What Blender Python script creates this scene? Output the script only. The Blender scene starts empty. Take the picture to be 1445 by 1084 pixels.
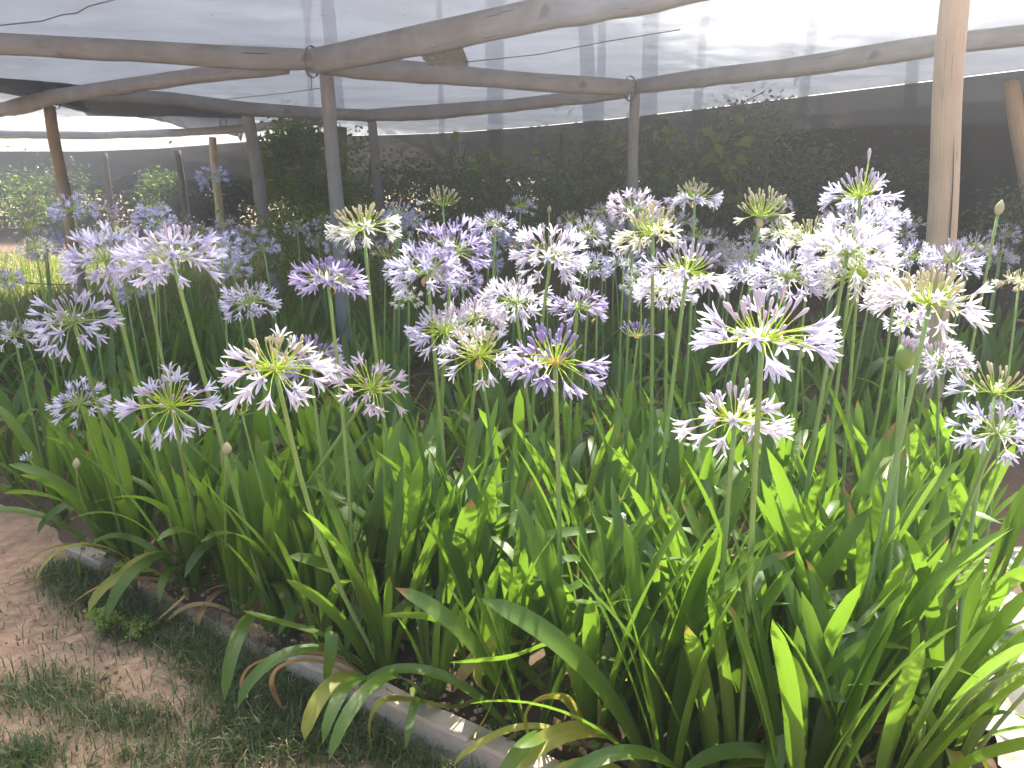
import bpy, math, random
import numpy as np
from mathutils import Vector, Matrix, noise

random.seed(11); rng = np.random.default_rng(11)
R = math.radians
S = bpy.context.scene
COL = S.collection

# ------------------------------------------------------------------ camera
CAM = Vector((0, 0, 1.25)); PITCH = R(14.3); F = 1085.0
cd = bpy.data.cameras.new('camera'); cam = bpy.data.objects.new('camera', cd); COL.objects.link(cam)
cam.location = CAM; cam.rotation_euler = (R(90) - PITCH, 0, 0)
cd.sensor_width = 36; cd.lens = 36 * F / 1445; cd.clip_start = 0.02; cd.clip_end = 900
S.camera = cam
FW = Vector((0, math.cos(PITCH), -math.sin(PITCH))); UP = Vector((0, math.sin(PITCH), math.cos(PITCH)))
def ray(px, py): return Vector((1, 0, 0)) * ((px - 722.5) / F) + UP * ((542 - py) / F) + FW
def at_z(px, py, z=0.0):
    r = ray(px, py); return CAM + r * ((z - CAM.z) / r.z)
def at_y(px, py, Y):
    r = ray(px, py); return CAM + r * (Y / r.y)
def at_d(px, py, d): return CAM + ray(px, py) * d

# ------------------------------------------------------------------ world, sun
SUN_EL, SUN_AZ = R(54), R(18)
sdir = Vector((math.sin(SUN_AZ) * math.cos(SUN_EL), math.cos(SUN_AZ) * math.cos(SUN_EL), math.sin(SUN_EL)))
W = bpy.data.worlds.new('World'); S.world = W; W.use_nodes = True
wn = W.node_tree.nodes; sky = wn.new('ShaderNodeTexSky'); sky.sky_type = 'NISHITA'; sky.sun_disc = False
sky.dust_density = 4; sky.ozone_density = .4; sky.air_density = .8; sky.sun_elevation = SUN_EL; sky.sun_rotation = SUN_AZ
W.node_tree.links.new(sky.outputs[0], wn['Background'].inputs[0]); wn['Background'].inputs[1].default_value = 0.10
sl = bpy.data.lights.new('sun', 'SUN'); sl.energy = 5.0; sl.angle = R(0.53); sl.color = (1, .94, .84)
so = bpy.data.objects.new('sun', sl); COL.objects.link(so); so.rotation_euler = sdir.to_track_quat('Z', 'Y').to_euler()
so.location = (4, 8, 12)
S.view_settings.view_transform = 'Standard'; S.view_settings.look = 'None'
S.view_settings.exposure = 2.4; S.view_settings.gamma = 1
S.cycles.use_denoising = True
S.cycles.max_bounces = 8; S.cycles.transparent_max_bounces = 10; S.cycles.diffuse_bounces = 4
S.cycles.glossy_bounces = 3; S.cycles.transmission_bounces = 6; S.cycles.volume_bounces = 0
S.cycles.caustics_reflective = False; S.cycles.caustics_refractive = False

# ------------------------------------------------------------------ helpers
def tag(o, label=None, cat=None, group=None, kind=None):
    if label: o['label'] = label
    if cat: o['category'] = cat
    if group: o['group'] = group
    if kind: o['kind'] = kind
    return o
def link(name, me, parent=None):
    o = bpy.data.objects.new(name, me); COL.objects.link(o)
    if parent: o.parent = parent
    return o
def mesh(name, v, f, mats=(), uv=None, smooth=True, mi=None):
    me = bpy.data.meshes.new(name)
    me.from_pydata(v if isinstance(v, list) else v.tolist(), [], f if isinstance(f, list) else f.tolist())
    for m in (mats if isinstance(mats, (list, tuple)) else [mats]): me.materials.append(m)
    if uv is not None:
        l = me.uv_layers.new(name='UVMap'); uva = np.asarray(uv, dtype=np.float32)
        vi = np.empty(len(me.loops), dtype=np.int32); me.loops.foreach_get('vertex_index', vi)
        l.data.foreach_set('uv', uva[vi].ravel())
    if mi is not None: me.polygons.foreach_set('material_index', np.asarray(mi, dtype=np.int32))
    if smooth: me.polygons.foreach_set('use_smooth', np.ones(len(me.polygons), dtype=bool))
    me.update(); return me
class MB:
    """collects tubes and sheets with uvs into one mesh"""
    def __init__(s): s.v = []; s.f = []; s.uv = []; s.mi = []
    def grid(s, rows, uvs, mi=0, close=False):
        b = len(s.v); n = len(rows[0])
        for r, u in zip(rows, uvs): s.v += [tuple(p) for p in r]; s.uv += u
        for i in range(len(rows) - 1):
            for j in range(n - (0 if close else 1)):
                k = (j + 1) % n
                s.f.append((b + i * n + j, b + i * n + k, b + (i + 1) * n + k, b + (i + 1) * n + j)); s.mi.append(mi)
    def tube(s, pts, rad, n=6, mi=0, cap=True):
        pts = [Vector(p) for p in pts]
        rad = rad if isinstance(rad, (list, tuple)) else [rad] * len(pts)
        rows = []; uvs = []; L = 0
        t0 = (pts[1] - pts[0]).normalized(); a = t0.orthogonal().normalized()
        for i, p in enumerate(pts):
            t = (pts[min(i + 1, len(pts) - 1)] - pts[max(i - 1, 0)]).normalized()
            a = (a - t * a.dot(t)).normalized(); b = t.cross(a)
            if i: L += (p - pts[i - 1]).length
            rows.append([p + (a * math.cos(2 * math.pi * k / n) + b * math.sin(2 * math.pi * k / n)) * rad[i] for k in range(n)])
            uvs.append([(k / n, L) for k in range(n)])
        b0 = len(s.v); s.grid(rows, uvs, mi, True)
        if cap:
            s.f.append(tuple(range(b0 + n - 1, b0 - 1, -1))); s.mi.append(mi)
            e = b0 + n * (len(rows) - 1); s.f.append(tuple(range(e, e + n))); s.mi.append(mi)
    def mesh(s, name, mats, smooth=True): return mesh(name, s.v, s.f, mats, s.uv, smooth, s.mi)

class NT:
    def __init__(s, name):
        s.m = bpy.data.materials.new(name); s.m.use_nodes = True; s.t = s.m.node_tree; s.t.nodes.clear()
        s.out = s('OutputMaterial')
    def __call__(s, t, **k):
        n = s.t.nodes.new('ShaderNode' + t)
        for a, b in k.items(): setattr(n, a, b)
        return n
    def l(s, a, b): s.t.links.new(a, b)
    def val(s, n, i, x):
        if hasattr(x, 'is_linked') or isinstance(x, bpy.types.NodeSocket): s.l(x, n.inputs[i])
        else: n.inputs[i].default_value = (tuple(x) + (1,)) if isinstance(x, tuple) and len(x) == 3 and n.inputs[i].type == 'RGBA' else x
    def ramp(s, fac, stops):
        n = s('ValToRGB'); e = n.color_ramp.elements
        while len(e) < len(stops): e.new(0.5)
        for q, (p, c) in zip(e, stops): q.position = p; q.color = (*c, 1) if isinstance(c, tuple) else (c, c, c, 1)
        s.val(n, 0, fac); return n.outputs[0]
    def mix(s, fac, a, b, mode='MIX'):
        n = s('Mix', data_type='RGBA', blend_type=mode); s.val(n, 0, fac); s.val(n, 6, a); s.val(n, 7, b); return n.outputs[2]
    def math(s, op, a, b=0.0, clamp=False):
        n = s('Math', operation=op, use_clamp=clamp); s.val(n, 0, a); s.val(n, 1, b); return n.outputs[0]
    def noise(s, vec, scale, detail=4, rough=.55, dist=0.0):
        n = s('TexNoise'); s.l(vec, n.inputs['Vector']); n.inputs['Scale'].default_value = scale
        n.inputs['Detail'].default_value = detail; n.inputs['Roughness'].default_value = rough
        n.inputs['Distortion'].default_value = dist; return n.outputs[0]
    def mapping(s, vec, scale): 
        n = s('Mapping'); s.l(vec, n.inputs[0]); n.inputs['Scale'].default_value = scale; return n.outputs[0]
    def bsdf(s, col, rough=.6, spec=.5, normal=None):
        n = s('BsdfPrincipled'); s.val(n, 'Base Color', col); s.val(n, 'Roughness', rough); s.val(n, 'Specular IOR Level', spec)
        if normal: s.l(normal, n.inputs['Normal'])
        return n.outputs[0]
    def bump(s, h, strength=.4, dist=.01):
        n = s('Bump'); s.val(n, 'Height', h); n.inputs['Strength'].default_value = strength; n.inputs['Distance'].default_value = dist
        return n.outputs[0]
    def done(s, sh): s.l(sh, s.out.inputs[0]); return s.m
    def mixsh(s, f, a, b):
        n = s('MixShader'); s.val(n, 0, f); s.l(a, n.inputs[1]); s.l(b, n.inputs[2]); return n.outputs[0]

def hsv(c, h=0, v=1.0):
    import colorsys
    a, b, d = colorsys.rgb_to_hsv(*c); return colorsys.hsv_to_rgb((a + h) % 1, b, d * v)

def leaf_mat(name, c1, c2, tip, trans=.42, tint=(.29, .52, .03), rough=.3, tipstart=.93):
    n = NT(name); uv = n('UVMap').outputs[0]; sep = n('SeparateXYZ'); n.l(uv, sep.inputs[0])
    oi = n('ObjectInfo'); rnd = oi.outputs['Random']
    tc = n('TexCoord').outputs['Object']
    base = n.mix(rnd, c1, c2)
    veins = n.noise(n.mapping(uv, (60, 1.5, 1)), 1.0, 2)
    blot = n.noise(tc, 9, 3)
    base = n.mix(n.math('MULTIPLY', n.ramp(veins, [(.35, 0.0), (.7, 1.0)]), .55), base, hsv(c2, .02, 1.5))
    base = n.mix(n.math('MULTIPLY', n.ramp(blot, [(.45, 0.0), (.75, 1.0)]), .4), base, hsv(c1, -.03, 1.45))
    mid = n.ramp(n.math('ABSOLUTE', n.math('SUBTRACT', sep.outputs[0], .5)), [(0, 1.0), (.05, 0.0)])
    base = n.mix(n.math('MULTIPLY', mid, .25), base, hsv(c2, 0, 1.8))
    # pale sheath at the foot, dry tip on some leaves
    foot = n.ramp(sep.outputs[1], [(0.0, 1.0), (.16, 0.0)])
    base = n.mix(n.math('MULTIPLY', foot, .6), base, (.22, .25, .09))
    tipf = n.math('ADD', sep.outputs[1], n.math('MULTIPLY', n.math('SUBTRACT', blot, .5), .12))
    tipf = n.math('MULTIPLY', n.ramp(tipf, [(tipstart, 0.0), (min(.999, tipstart + .04), 1.0)]), n.ramp(rnd, [(.84, 0.0), (.93, 1.0)]))
    base = n.mix(tipf, base, tip)
    bmp = n.bump(veins, .25, .002)
    p = n.bsdf(base, n.math('ADD', rough, n.math('MULTIPLY', blot, .16)), .5, bmp)
    tr = n('BsdfTranslucent'); n.l(n.mix(tipf, n.mix(.55, base, tint), tip), tr.inputs[0])
    return n.done(n.mixsh(trans, p, tr.outputs[0]))

M = {}
M['leaf'] = leaf_mat('agapanthus_leaf', (.056, .108, .016), (.082, .142, .019), (.30, .16, .05))
M['leaf_yellow'] = leaf_mat('yellowing_leaf', (.20, .24, .035), (.30, .28, .05), (.34, .17, .07), .4, (.5, .5, .06), .4, .86)
M['leaf_dry'] = leaf_mat('dry_leaf', (.36, .22, .09), (.42, .27, .12), (.25, .12, .05), .25, (.4, .25, .1), .7, .8)

def stalk_mat(name, c):
    n = NT(name); tc = n('TexCoord').outputs['Object']; b = n.noise(tc, 14, 3)
    col = n.mix(b, c, hsv(c, .02, 1.5)); p = n.bsdf(col, .38, .45)
    tr = n('BsdfTranslucent'); n.l(col, tr.inputs[0]); return n.done(n.mixsh(.2, p, tr.outputs[0]))
M['stalk'] = stalk_mat('flower_stalk', (.21, .30, .085))
M['pedicel'] = stalk_mat('pedicel', (.44, .52, .05))
M['pedicel_pale'] = stalk_mat('pale_pedicel', (.34, .40, .13))
M['bract'] = stalk_mat('dry_bract', (.42, .28, .13))

def petal_mat(name, edge, stripe, tube, trans=.45):
    n = NT(name); uv = n('UVMap').outputs[0]; sep = n('SeparateXYZ'); n.l(uv, sep.inputs[0])
    rnd = n('ObjectInfo').outputs['Random']
    st = n.ramp(n.math('ABSOLUTE', n.math('SUBTRACT', sep.outputs[0], .5)), [(.03, 1.0), (.2, 0.0)])
    st = n.math('MULTIPLY', st, n.ramp(sep.outputs[1], [(.0, 1.0), (1, .75)]))
    c = n.mix(n.math('MULTIPLY', rnd, .5), edge, hsv(edge, -.025, .78)); c = n.mix(st, c, stripe)
    c = n.mix(n.ramp(sep.outputs[1], [(.05, 1.0), (.4, 0.0)]), c, tube)
    p = n.bsdf(c, .5, .3); tr = n('BsdfTranslucent'); n.l(c, tr.inputs[0])
    return n.done(n.mixsh(trans, p, tr.outputs[0]))
PET = {  # petal edge, stripe, tube | bud colour
    'lav': ((.66, .645, .83), (.46, .43, .70), (.44, .39, .60), (.54, .49, .62)),
    'violet': ((.47, .38, .70), (.29, .21, .54), (.33, .22, .47), (.36, .27, .52)),
    'blue': ((.52, .55, .80), (.36, .36, .68), (.34, .33, .58), (.44, .43, .64)),
    'pale': ((.80, .785, .88), (.62, .56, .77), (.56, .48, .62), (.64, .56, .62)),
    'lilac': ((.76, .66, .80), (.58, .45, .66), (.56, .44, .56), (.60, .53, .62)),
    'white': ((.82, .82, .78), (.74, .75, .66), (.58, .62, .38), (.66, .66, .46)),
    'cream': ((.74, .70, .55), (.66, .63, .42), (.50, .52, .22), (.60, .57, .33)),
}
for k, (e, s_, t, b) in PET.items():
    e = tuple(q + (.86 - q) * .38 for q in e); t = tuple(q + (.7 - q) * .12 for q in t); b = tuple(q + (.7 - q) * .08 for q in b)
    M['petal_' + k] = petal_mat('petal_' + k, e, s_, t)
    M['bud_' + k] = petal_mat('bud_' + k, b, hsv(b, 0, .8), hsv(b, .0, .75), .3)

def wood_mat(name, a, b, dark, crack=False):
    n = NT(name); uv = n('UVMap').outputs[0]; tc = n('TexCoord').outputs['Object']
    g = n.noise(n.mapping(uv, (9, 1.2, 1)), 4, 6, .6, .6); g2 = n.noise(tc, 3.5, 4)
    kn = n.noise(n.mapping(uv, (3, .9, 1)), 2.2, 2, .5, 1.5)
    c = n.mix(n.ramp(g, [(.3, 0.0), (.7, 1.0)]), a, b)
    c = n.mix(n.math('MULTIPLY', n.ramp(g2, [(.42, 0.0), (.7, 1.0)]), .55), c, dark)
    c = n.mix(n.math('MULTIPLY', n.ramp(kn, [(.66, 0.0), (.74, 1.0)]), .6), c, hsv(dark, 0, .6))
    ck = n.noise(n.mapping(uv, (30, .55, 1)), 3.2, 2, .5, .3)
    c = n.mix(n.math('MULTIPLY', n.ramp(ck, [(.67, 0.0), (.70, 1.0)]), .8), c, hsv(dark, 0, .35))
    return n.done(n.bsdf(c, .8, .25, n.bump(n.math('SUBTRACT', g, n.math('MULTIPLY', ck, .6)), .6, .005)))
M['wood_grey'] = wood_mat('weathered_grey_wood', (.36, .365, .365), (.275, .28, .278), (.18, .182, .178))
M['wood_warm'] = wood_mat('warm_pole_wood', (.56, .45, .31), (.46, .36, .235), (.28, .21, .13))
M['wood_pale'] = wood_mat('pale_peeled_wood', (.56, .455, .32), (.47, .37, .245), (.33, .25, .16))
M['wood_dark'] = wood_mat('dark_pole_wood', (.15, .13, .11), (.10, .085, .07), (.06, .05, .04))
def plain(name, c, rough=.7, spec=.3, var=.3, scale=20, bump=.3):
    n = NT(name); tc = n('TexCoord').outputs['Object']; g = n.noise(tc, scale, 5)
    return n.done(n.bsdf(n.mix(g, hsv(c, 0, 1 - var), hsv(c, 0, 1 + var)), rough, spec, n.bump(g, bump, .004)))
M['crack'] = plain('wood_crack', (.06, .045, .03))
M['bark'] = plain('bark', (.12, .095, .07), .9, .2, .4, 9, .9)
M['wire'] = plain('wire', (.12, .11, .10), .5)
M['concrete'] = plain('concrete_edging', (.43, .345, .26), .88, .25, .28, 26, .6)
M['fluff'] = plain('seed_fluff', (.7, .7, .66), .9)

def net_mat(name, diff, transl, hole, spk=True, rough=.6):
    n = NT(name); tc = n('TexCoord').outputs['Object']
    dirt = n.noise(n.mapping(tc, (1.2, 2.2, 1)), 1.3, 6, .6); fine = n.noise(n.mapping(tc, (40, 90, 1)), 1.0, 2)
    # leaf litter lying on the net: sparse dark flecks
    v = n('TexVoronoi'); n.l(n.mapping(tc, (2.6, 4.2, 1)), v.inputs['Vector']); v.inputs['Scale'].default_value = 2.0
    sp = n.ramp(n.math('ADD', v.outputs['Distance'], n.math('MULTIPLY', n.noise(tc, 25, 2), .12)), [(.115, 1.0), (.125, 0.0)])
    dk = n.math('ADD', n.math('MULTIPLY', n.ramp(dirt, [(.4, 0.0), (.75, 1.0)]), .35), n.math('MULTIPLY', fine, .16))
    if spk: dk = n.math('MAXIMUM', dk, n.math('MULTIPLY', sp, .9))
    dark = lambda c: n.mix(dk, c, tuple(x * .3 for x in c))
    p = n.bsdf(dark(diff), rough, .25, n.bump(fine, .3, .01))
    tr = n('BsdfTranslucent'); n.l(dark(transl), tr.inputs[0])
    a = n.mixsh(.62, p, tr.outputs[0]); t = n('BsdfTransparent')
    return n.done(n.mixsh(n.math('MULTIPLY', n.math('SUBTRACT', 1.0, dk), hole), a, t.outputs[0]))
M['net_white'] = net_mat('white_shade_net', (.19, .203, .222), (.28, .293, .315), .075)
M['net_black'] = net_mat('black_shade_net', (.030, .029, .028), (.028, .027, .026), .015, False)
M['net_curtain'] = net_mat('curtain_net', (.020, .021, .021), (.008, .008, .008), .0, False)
M['plastic'] = plain('pale_bluish_patch', (.75, .8, .85), .15, .8, .15, 40, 1.0)  # pale bluish colour for the sparkle at a torn hole

def foliage_mat(name, c1, c2, trans=.35, rough=.4):
    n = NT(name); g = n('NewGeometry'); rnd = g.outputs['Random Per Island']
    c = n.mix(rnd, c1, c2); p = n.bsdf(c, rough, .45); tr = n('BsdfTranslucent'); n.l(n.mix(.5, c, (.22, .36, .03)), tr.inputs[0])
    return n.done(n.mixsh(trans, p, tr.outputs[0]))
M['fol_dark'] = foliage_mat('dark_hedge_leaves', (.028, .045, .018), (.05, .075, .025), .25)
M['fol_mid'] = foliage_mat('mid_green_leaves', (.045, .085, .025), (.08, .13, .03), .35)
M['fol_light'] = foliage_mat('light_green_leaves', (.13, .20, .03), (.24, .32, .05), .6)
M['fol_vine'] = foliage_mat('vine_leaves', (.11, .19, .03), (.18, .28, .045), .6)
M['grass'] = foliage_mat('path_grass', (.05, .085, .022), (.09, .135, .038), .3)
M['grass_dry'] = foliage_mat('dry_grass', (.28, .22, .12), (.36, .30, .17), .25, .7)
M['weed'] = foliage_mat('weed_leaves', (.13, .19, .03), (.27, .30, .06), .5)
M['spurge'] = foliage_mat('spurge_leaves', (.20, .30, .05), (.28, .38, .07), .4)

def soil_mat():
    n = NT('earth'); tc = n('TexCoord').outputs['Object']
    a = n.noise(tc, 1.6, 6, .6, .4); b = n.noise(tc, 24, 6, .65); c = n.noise(n.mapping(tc, (30, 90, 10)), 1, 3)
    col = n.mix(n.ramp(a, [(.3, 0.0), (.7, 1.0)]), (.36, .225, .145), (.47, .315, .205))
    col = n.mix(n.ramp(b, [(.35, .8), (.62, 0.0)]), col, (.19, .125, .085))
    col = n.mix(n.math('MULTIPLY', n.ramp(c, [(.6, 0.0), (.7, 1.0)]), .35), col, (.40, .31, .21))
    h = n.math('ADD', n.math('MULTIPLY', b, .6), n.math('MULTIPLY', a, .8))
    return n.done(n.bsdf(col, .92, .2, n.bump(h, .55, .015)))
M['earth'] = soil_mat()
M['bed'] = plain('bed_soil', (.10, .068, .045), .95, .15, .5, 30, 1.0)

# ------------------------------------------------------------------ ground
def sx(u, k, L): return np.sign(u) * L * np.sinh(k * np.abs(u)) / math.sinh(k)
gx = sx(np.linspace(-1, 1, 221), 6.0, 160); gy = sx(np.linspace(-1, 1, 221), 6.0, 160) + 2.0
V = []
for y in gy:
    for x in gx:
        h = 0.0
        if abs(x) < 7 and abs(y) < 9:
            h = .022 * noise.noise(Vector((x * 1.7, y * 1.7, 0))) + .010 * noise.noise(Vector((x * 6, y * 6, 3))) - .012
        V.append((float(x), float(y), h))
n_ = len(gx); Fc = [(j * n_ + i, j * n_ + i + 1, (j + 1) * n_ + i + 1, (j + 1) * n_ + i) for j in range(n_ - 1) for i in range(n_ - 1)]
tag(link('ground', mesh('ground', V, Fc, M['earth'])), kind='structure')

# the edge of the bed, a line on the ground
EDGE = [at_z(*p) for p in ((-330, 640), (0, 715), (95, 790), (270, 880), (460, 985), (720, 1110))]
EDGE = [Vector((e.x, e.y, 0)) for e in EDGE]; EDGE.append(EDGE[-1] + (EDGE[-1] - EDGE[-2]) * 1.2)
def edge_y(x):
    for a, b in zip(EDGE, EDGE[1:]):
        if a.x <= x <= b.x: return a.y + (b.y - a.y) * (x - a.x) / (b.x - a.x)
    return EDGE[0].y if x < EDGE[0].x else EDGE[-1].y
def in_bed(x, y, m=.10):
    return y > edge_y(x) + m and y < 6.6 - .1 * x and x < .86 + .66 * (y - 1.3) and x > -4.6
rows = []
for i in range(90):
    x = -4.8 + 9.6 * i / 89; y0 = edge_y(x) + .03; r = []
    for j in range(50):
        y = y0 + (7.0 - y0) * j / 49
        r.append((x, y, (.055 if j > 2 else (-.03, .0, .04)[j]) + .02 * noise.noise(Vector((x * 5, y * 5, 7)))))
    rows.append(r)
b = MB(); b.grid(rows, [[(0, 0)] * 50] * 90)
tag(link('planting_bed', b.mesh('planting_bed', [M['bed']])), kind='structure')

def edging(a, c, label, sink=0.0):
    d = (c - a); L = d.length; t = d.normalized(); nrm = Vector((-t.y, t.x, 0))
    if nrm.y < 0: nrm = -nrm
    rows = []; prof = [(0, -.06), (0, .058), (.006, .066), (.050, .068), (.056, .060), (.058, -.06)]
    N = 24
    for i in range(N + 1):
        p = a + t * (L * i / N); e = .004 * noise.noise(p * 9); p = p - Vector((0, 0, sink))
        inset = .006 if i in (0, N) else 0
        rows.append([p + nrm * (q + e + (.003 * noise.noise(p * 20 + Vector((q * 50, 0, z * 40))))) + Vector((0, 0, z + (-inset if z > 0 else 0) + .004 * noise.noise(p * 7))) for q, z in prof])
    bb = MB(); bb.grid(rows, [[(0, 0)] * len(prof)] * len(rows))
    for k in (0, N):
        o = k * len(prof); bb.f.append(tuple(range(o, o + len(prof)))); bb.mi.append(0)
    tag(link('edging_slab', bb.mesh('edging_slab', [M['concrete']], False)), label, 'edging slab', 'concrete slabs edging the flower bed')
edging(EDGE[2].lerp(EDGE[3], .01), EDGE[2].lerp(EDGE[3], .30), 'exposed concrete edging slab beside small green spurge weeds', .014)
edging(EDGE[2].lerp(EDGE[3], .32), EDGE[3].lerp(EDGE[4], .72), 'concrete edging slab sunk among path grass beneath a tan drooping leaf', .062)
edging(EDGE[3].lerp(EDGE[4], .74), EDGE[5].lerp(EDGE[6], .9), 'long bare concrete edging slab under the yellow arching leaf')

# ------------------------------------------------------------------ agapanthus leaves
def ribbon(pts, width, up_hint, fold=.25, name='leaf', mat='leaf', twist=0.0, seg=5, bluntness=.13, wave=0.0):
    """strap leaf along points; each cross-section a shallow channel"""
    pts = [Vector(p) for p in pts]; N = len(pts); rows = []; uvs = []
    ln = [0]
    for a, c in zip(pts, pts[1:]): ln.append(ln[-1] + (c - a).length)
    side = None
    for i, p in enumerate(pts):
        t = (pts[min(i + 1, N - 1)] - pts[max(i - 1, 0)]).normalized(); v = ln[i] / ln[-1]
        s0 = t.cross(up_hint) if side is None else (side - t * side.dot(t))
        side = s0.normalized(); s1 = Matrix.Rotation(twist * v, 3, t) @ side; nn = s1.cross(t)
        w = width * (.62 + .38 * min(1, v / .45)) * (1 - .12 * max(0, v - .6))
        if v > 1 - bluntness * 2: 
            q = (v - (1 - bluntness * 2)) / (bluntness * 2); w *= max(.03, math.sqrt(max(0, 1 - q ** 2.1)))
        fd = fold * (1.6 - v * 1.3); row = []; uu = []
        for j in range(seg):
            u = j / (seg - 1) * 2 - 1
            row.append(p + s1 * (u * w / 2) + nn * (abs(u) ** 1.5 * w * .5 * fd + wave * math.sin(v * 9 + u) * abs(u))); uu.append((u * .5 + .5, v))
        rows.append(row); uvs.append(uu)
    bb = MB(); bb.grid(rows, uvs); return bb.mesh(name, [M[mat]])
def strap(L, Wd, phi, bend, p=1.6, twist=0.0, side=0.0, fold=.3, mat='leaf', n=15):
    pts = [Vector((0, 0, 0))]; x = Vector((0, 0, 0))
    for i in range(n - 1):
        t = (i + .5) / (n - 1); a = phi + bend * t ** p; sd = side * t
        x = x + Vector((math.sin(a) * math.cos(sd), math.sin(a) * math.sin(sd), math.cos(a))) * (L / (n - 1)); pts.append(x.copy())
    return ribbon(pts, Wd, Vector((0, 0, 1)) if phi > .02 else Vector((-1, 0, 0)), fold, 'leaf', mat, twist)
LEAF = {'up': [], 'arch': [], 'droop': [], 'yellow': [], 'dry': []}
rr = random.uniform
for i in range(9): LEAF['up'].append(strap(rr(.46, .64), rr(.029, .042), R(rr(3, 12)), R(rr(4, 30)), rr(1.2, 2), rr(-.7, .7), rr(-.3, .3)))
for i in range(8): LEAF['arch'].append(strap(rr(.44, .60), rr(.030, .042), R(rr(12, 24)), R(rr(40, 90)), rr(1.5, 2.6), rr(-.8, .8), rr(-.4, .4)))
for i in range(5): LEAF['droop'].append(strap(rr(.40, .52), rr(.028, .04), R(rr(28, 42)), R(rr(90, 130)), rr(1.6, 2.6), rr(-.6, .6), rr(-.4, .4)))
for i in range(3): LEAF['yellow'].append(strap(rr(.34, .46), rr(.026, .036), R(rr(26, 45)), R(rr(70, 125)), 1.8, rr(-.8, .8), rr(-.4, .4), mat='leaf_yellow'))
for i in range(3): LEAF['dry'].append(strap(rr(.28, .4), rr(.018, .028), R(rr(45, 62)), R(rr(70, 110)), 1.4, rr(-2.5, 2.5), rr(-.6, .6), .7, mat='leaf_dry'))
def rosette(root, n, size=1.0, az0=None, odd=True, lean=0.0):
    az0 = rr(0, 6.28) if az0 is None else az0
    for i in range(n):
        f = i / max(1, n - 1)           # 0 inner .. 1 outer
        kind = 'up' if f < .68 + rr(-.12, .12) else ('arch' if f < .90 + rr(-.1, .1) else 'droop')
        if odd and f > .6 and random.random() < .11: kind = 'yellow'
        if odd and f > .85 and random.random() < .22: kind = 'dry'
        az = az0 + (math.pi if i % 2 else 0) + rr(-1.0, 1.0) * (.5 + f)
        o = link('leaf', random.choice(LEAF[kind]), root)
        r0 = .008 + .022 * f
        o.location = (math.cos(az) * r0 + rr(-.008, .008), math.sin(az) * r0 + rr(-.008, .008), -.02)
        sc = size * rr(.82, 1.12) * (.9 if f < .15 else 1)
        o.rotation_euler = (rr(-.12, .12), rr(-.06, .10) , az); o.scale = (sc * rr(.85, 1.1), sc * rr(.9, 1.12), sc)
        if kind == 'dry': o['label'] = 'dry tan withered leaf'
        if kind == 'yellow': o['label'] = 'yellowing leaf'

# ------------------------------------------------------------------ florets and buds
def floret_mesh(col, openness, L=.046, seed=0):
    rd = random.Random(seed); bb = MB(); tube_l = L * .30
    bb.tube([(0, 0, 0), (0, 0, tube_l * .55), (0, 0, tube_l)], [.0013, .0024, .0040], 6, 0, False)
    for i in range(len(bb.uv)): bb.uv[i] = (bb.uv[i][0], 0.08)
    for k in range(6):
        az = k * math.pi / 3 + rd.uniform(-.08, .08); ca, sa = math.cos(az), math.sin(az)
        rad = Vector((ca, sa, 0)); tan = Vector((-sa, ca, 0)); rows = []; uvs = []
        wmax = (.0078 if k % 2 else .0062) * rd.uniform(.9, 1.1); p = rad * .0034 + Vector((0, 0, tube_l * .95))
        a0 = R(9) + openness * R(20); a1 = a0 + openness * R(54) * rd.uniform(.8, 1.2); m = 6; ll = L * .78 * rd.uniform(.93, 1.05)
        for i in range(m):
            t = i / (m - 1); w = wmax * (.38 + .62 * math.sin(math.pi * min(1, t * .85 + .1)) ** .8) * (1 if t < .99 else .35) * .5
            nrm = Vector((0, 0, 1)).cross(tan)
            a = a0 + (a1 - a0) * t ** 1.5
            d = rad * math.sin(a) + Vector((0, 0, math.cos(a))); nn = tan.cross(d)
            rows.append([p - tan * w + nn * w * -.35, p + nn * .0, p + tan * w + nn * w * -.35])
            uvs.append([(0, .15 + .85 * t), (.5, .15 + .85 * t), (1, .15 + .85 * t)])
            p = p + d * (ll / (m - 1))
        bb.grid(rows, uvs, 0)
    if openness > .4:
        for k in range(4):
            az = k * 1.57 + rd.uniform(-.3, .3); q = Vector((math.cos(az), math.sin(az), 0))
            bb.tube([Vector((0, 0, tube_l)), q * .003 + Vector((0, 0, L * .65)), q * .009 + Vector((0, 0, L * rd.uniform(.82, .95)))], [.0004, .0004, .0005], 3, 0, False)
    return bb.mesh('floret', [M['petal_' + col]])
def bud_mesh(col, L=.030, r=.0037):
    bb = MB(); z = [0, .12, .3, .55, .78, .93, 1.0]; rd = [.28, .42, .55, .85, 1.0, .62, .08]
    bb.tube([(0, 0, L * q) for q in z], [r * q for q in rd], 6, 0, False)
    for i in range(len(bb.uv)): bb.uv[i] = (bb.uv[i][0], .15 + .85 * bb.uv[i][1] / L)
    return bb.mesh('bud', [M['bud_' + col]])
FLO = {c: [floret_mesh(c, o, l, i * 7 + 1) for i, (o, l) in enumerate(((.35, .048), (.62, .048), (.85, .046), (1.0, .044)))] for c in PET}
BUD = {c: [bud_mesh(c, .034, .0040), bud_mesh(c, .026, .0034), bud_mesh(c, .019, .0028)] for c in PET}

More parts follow.
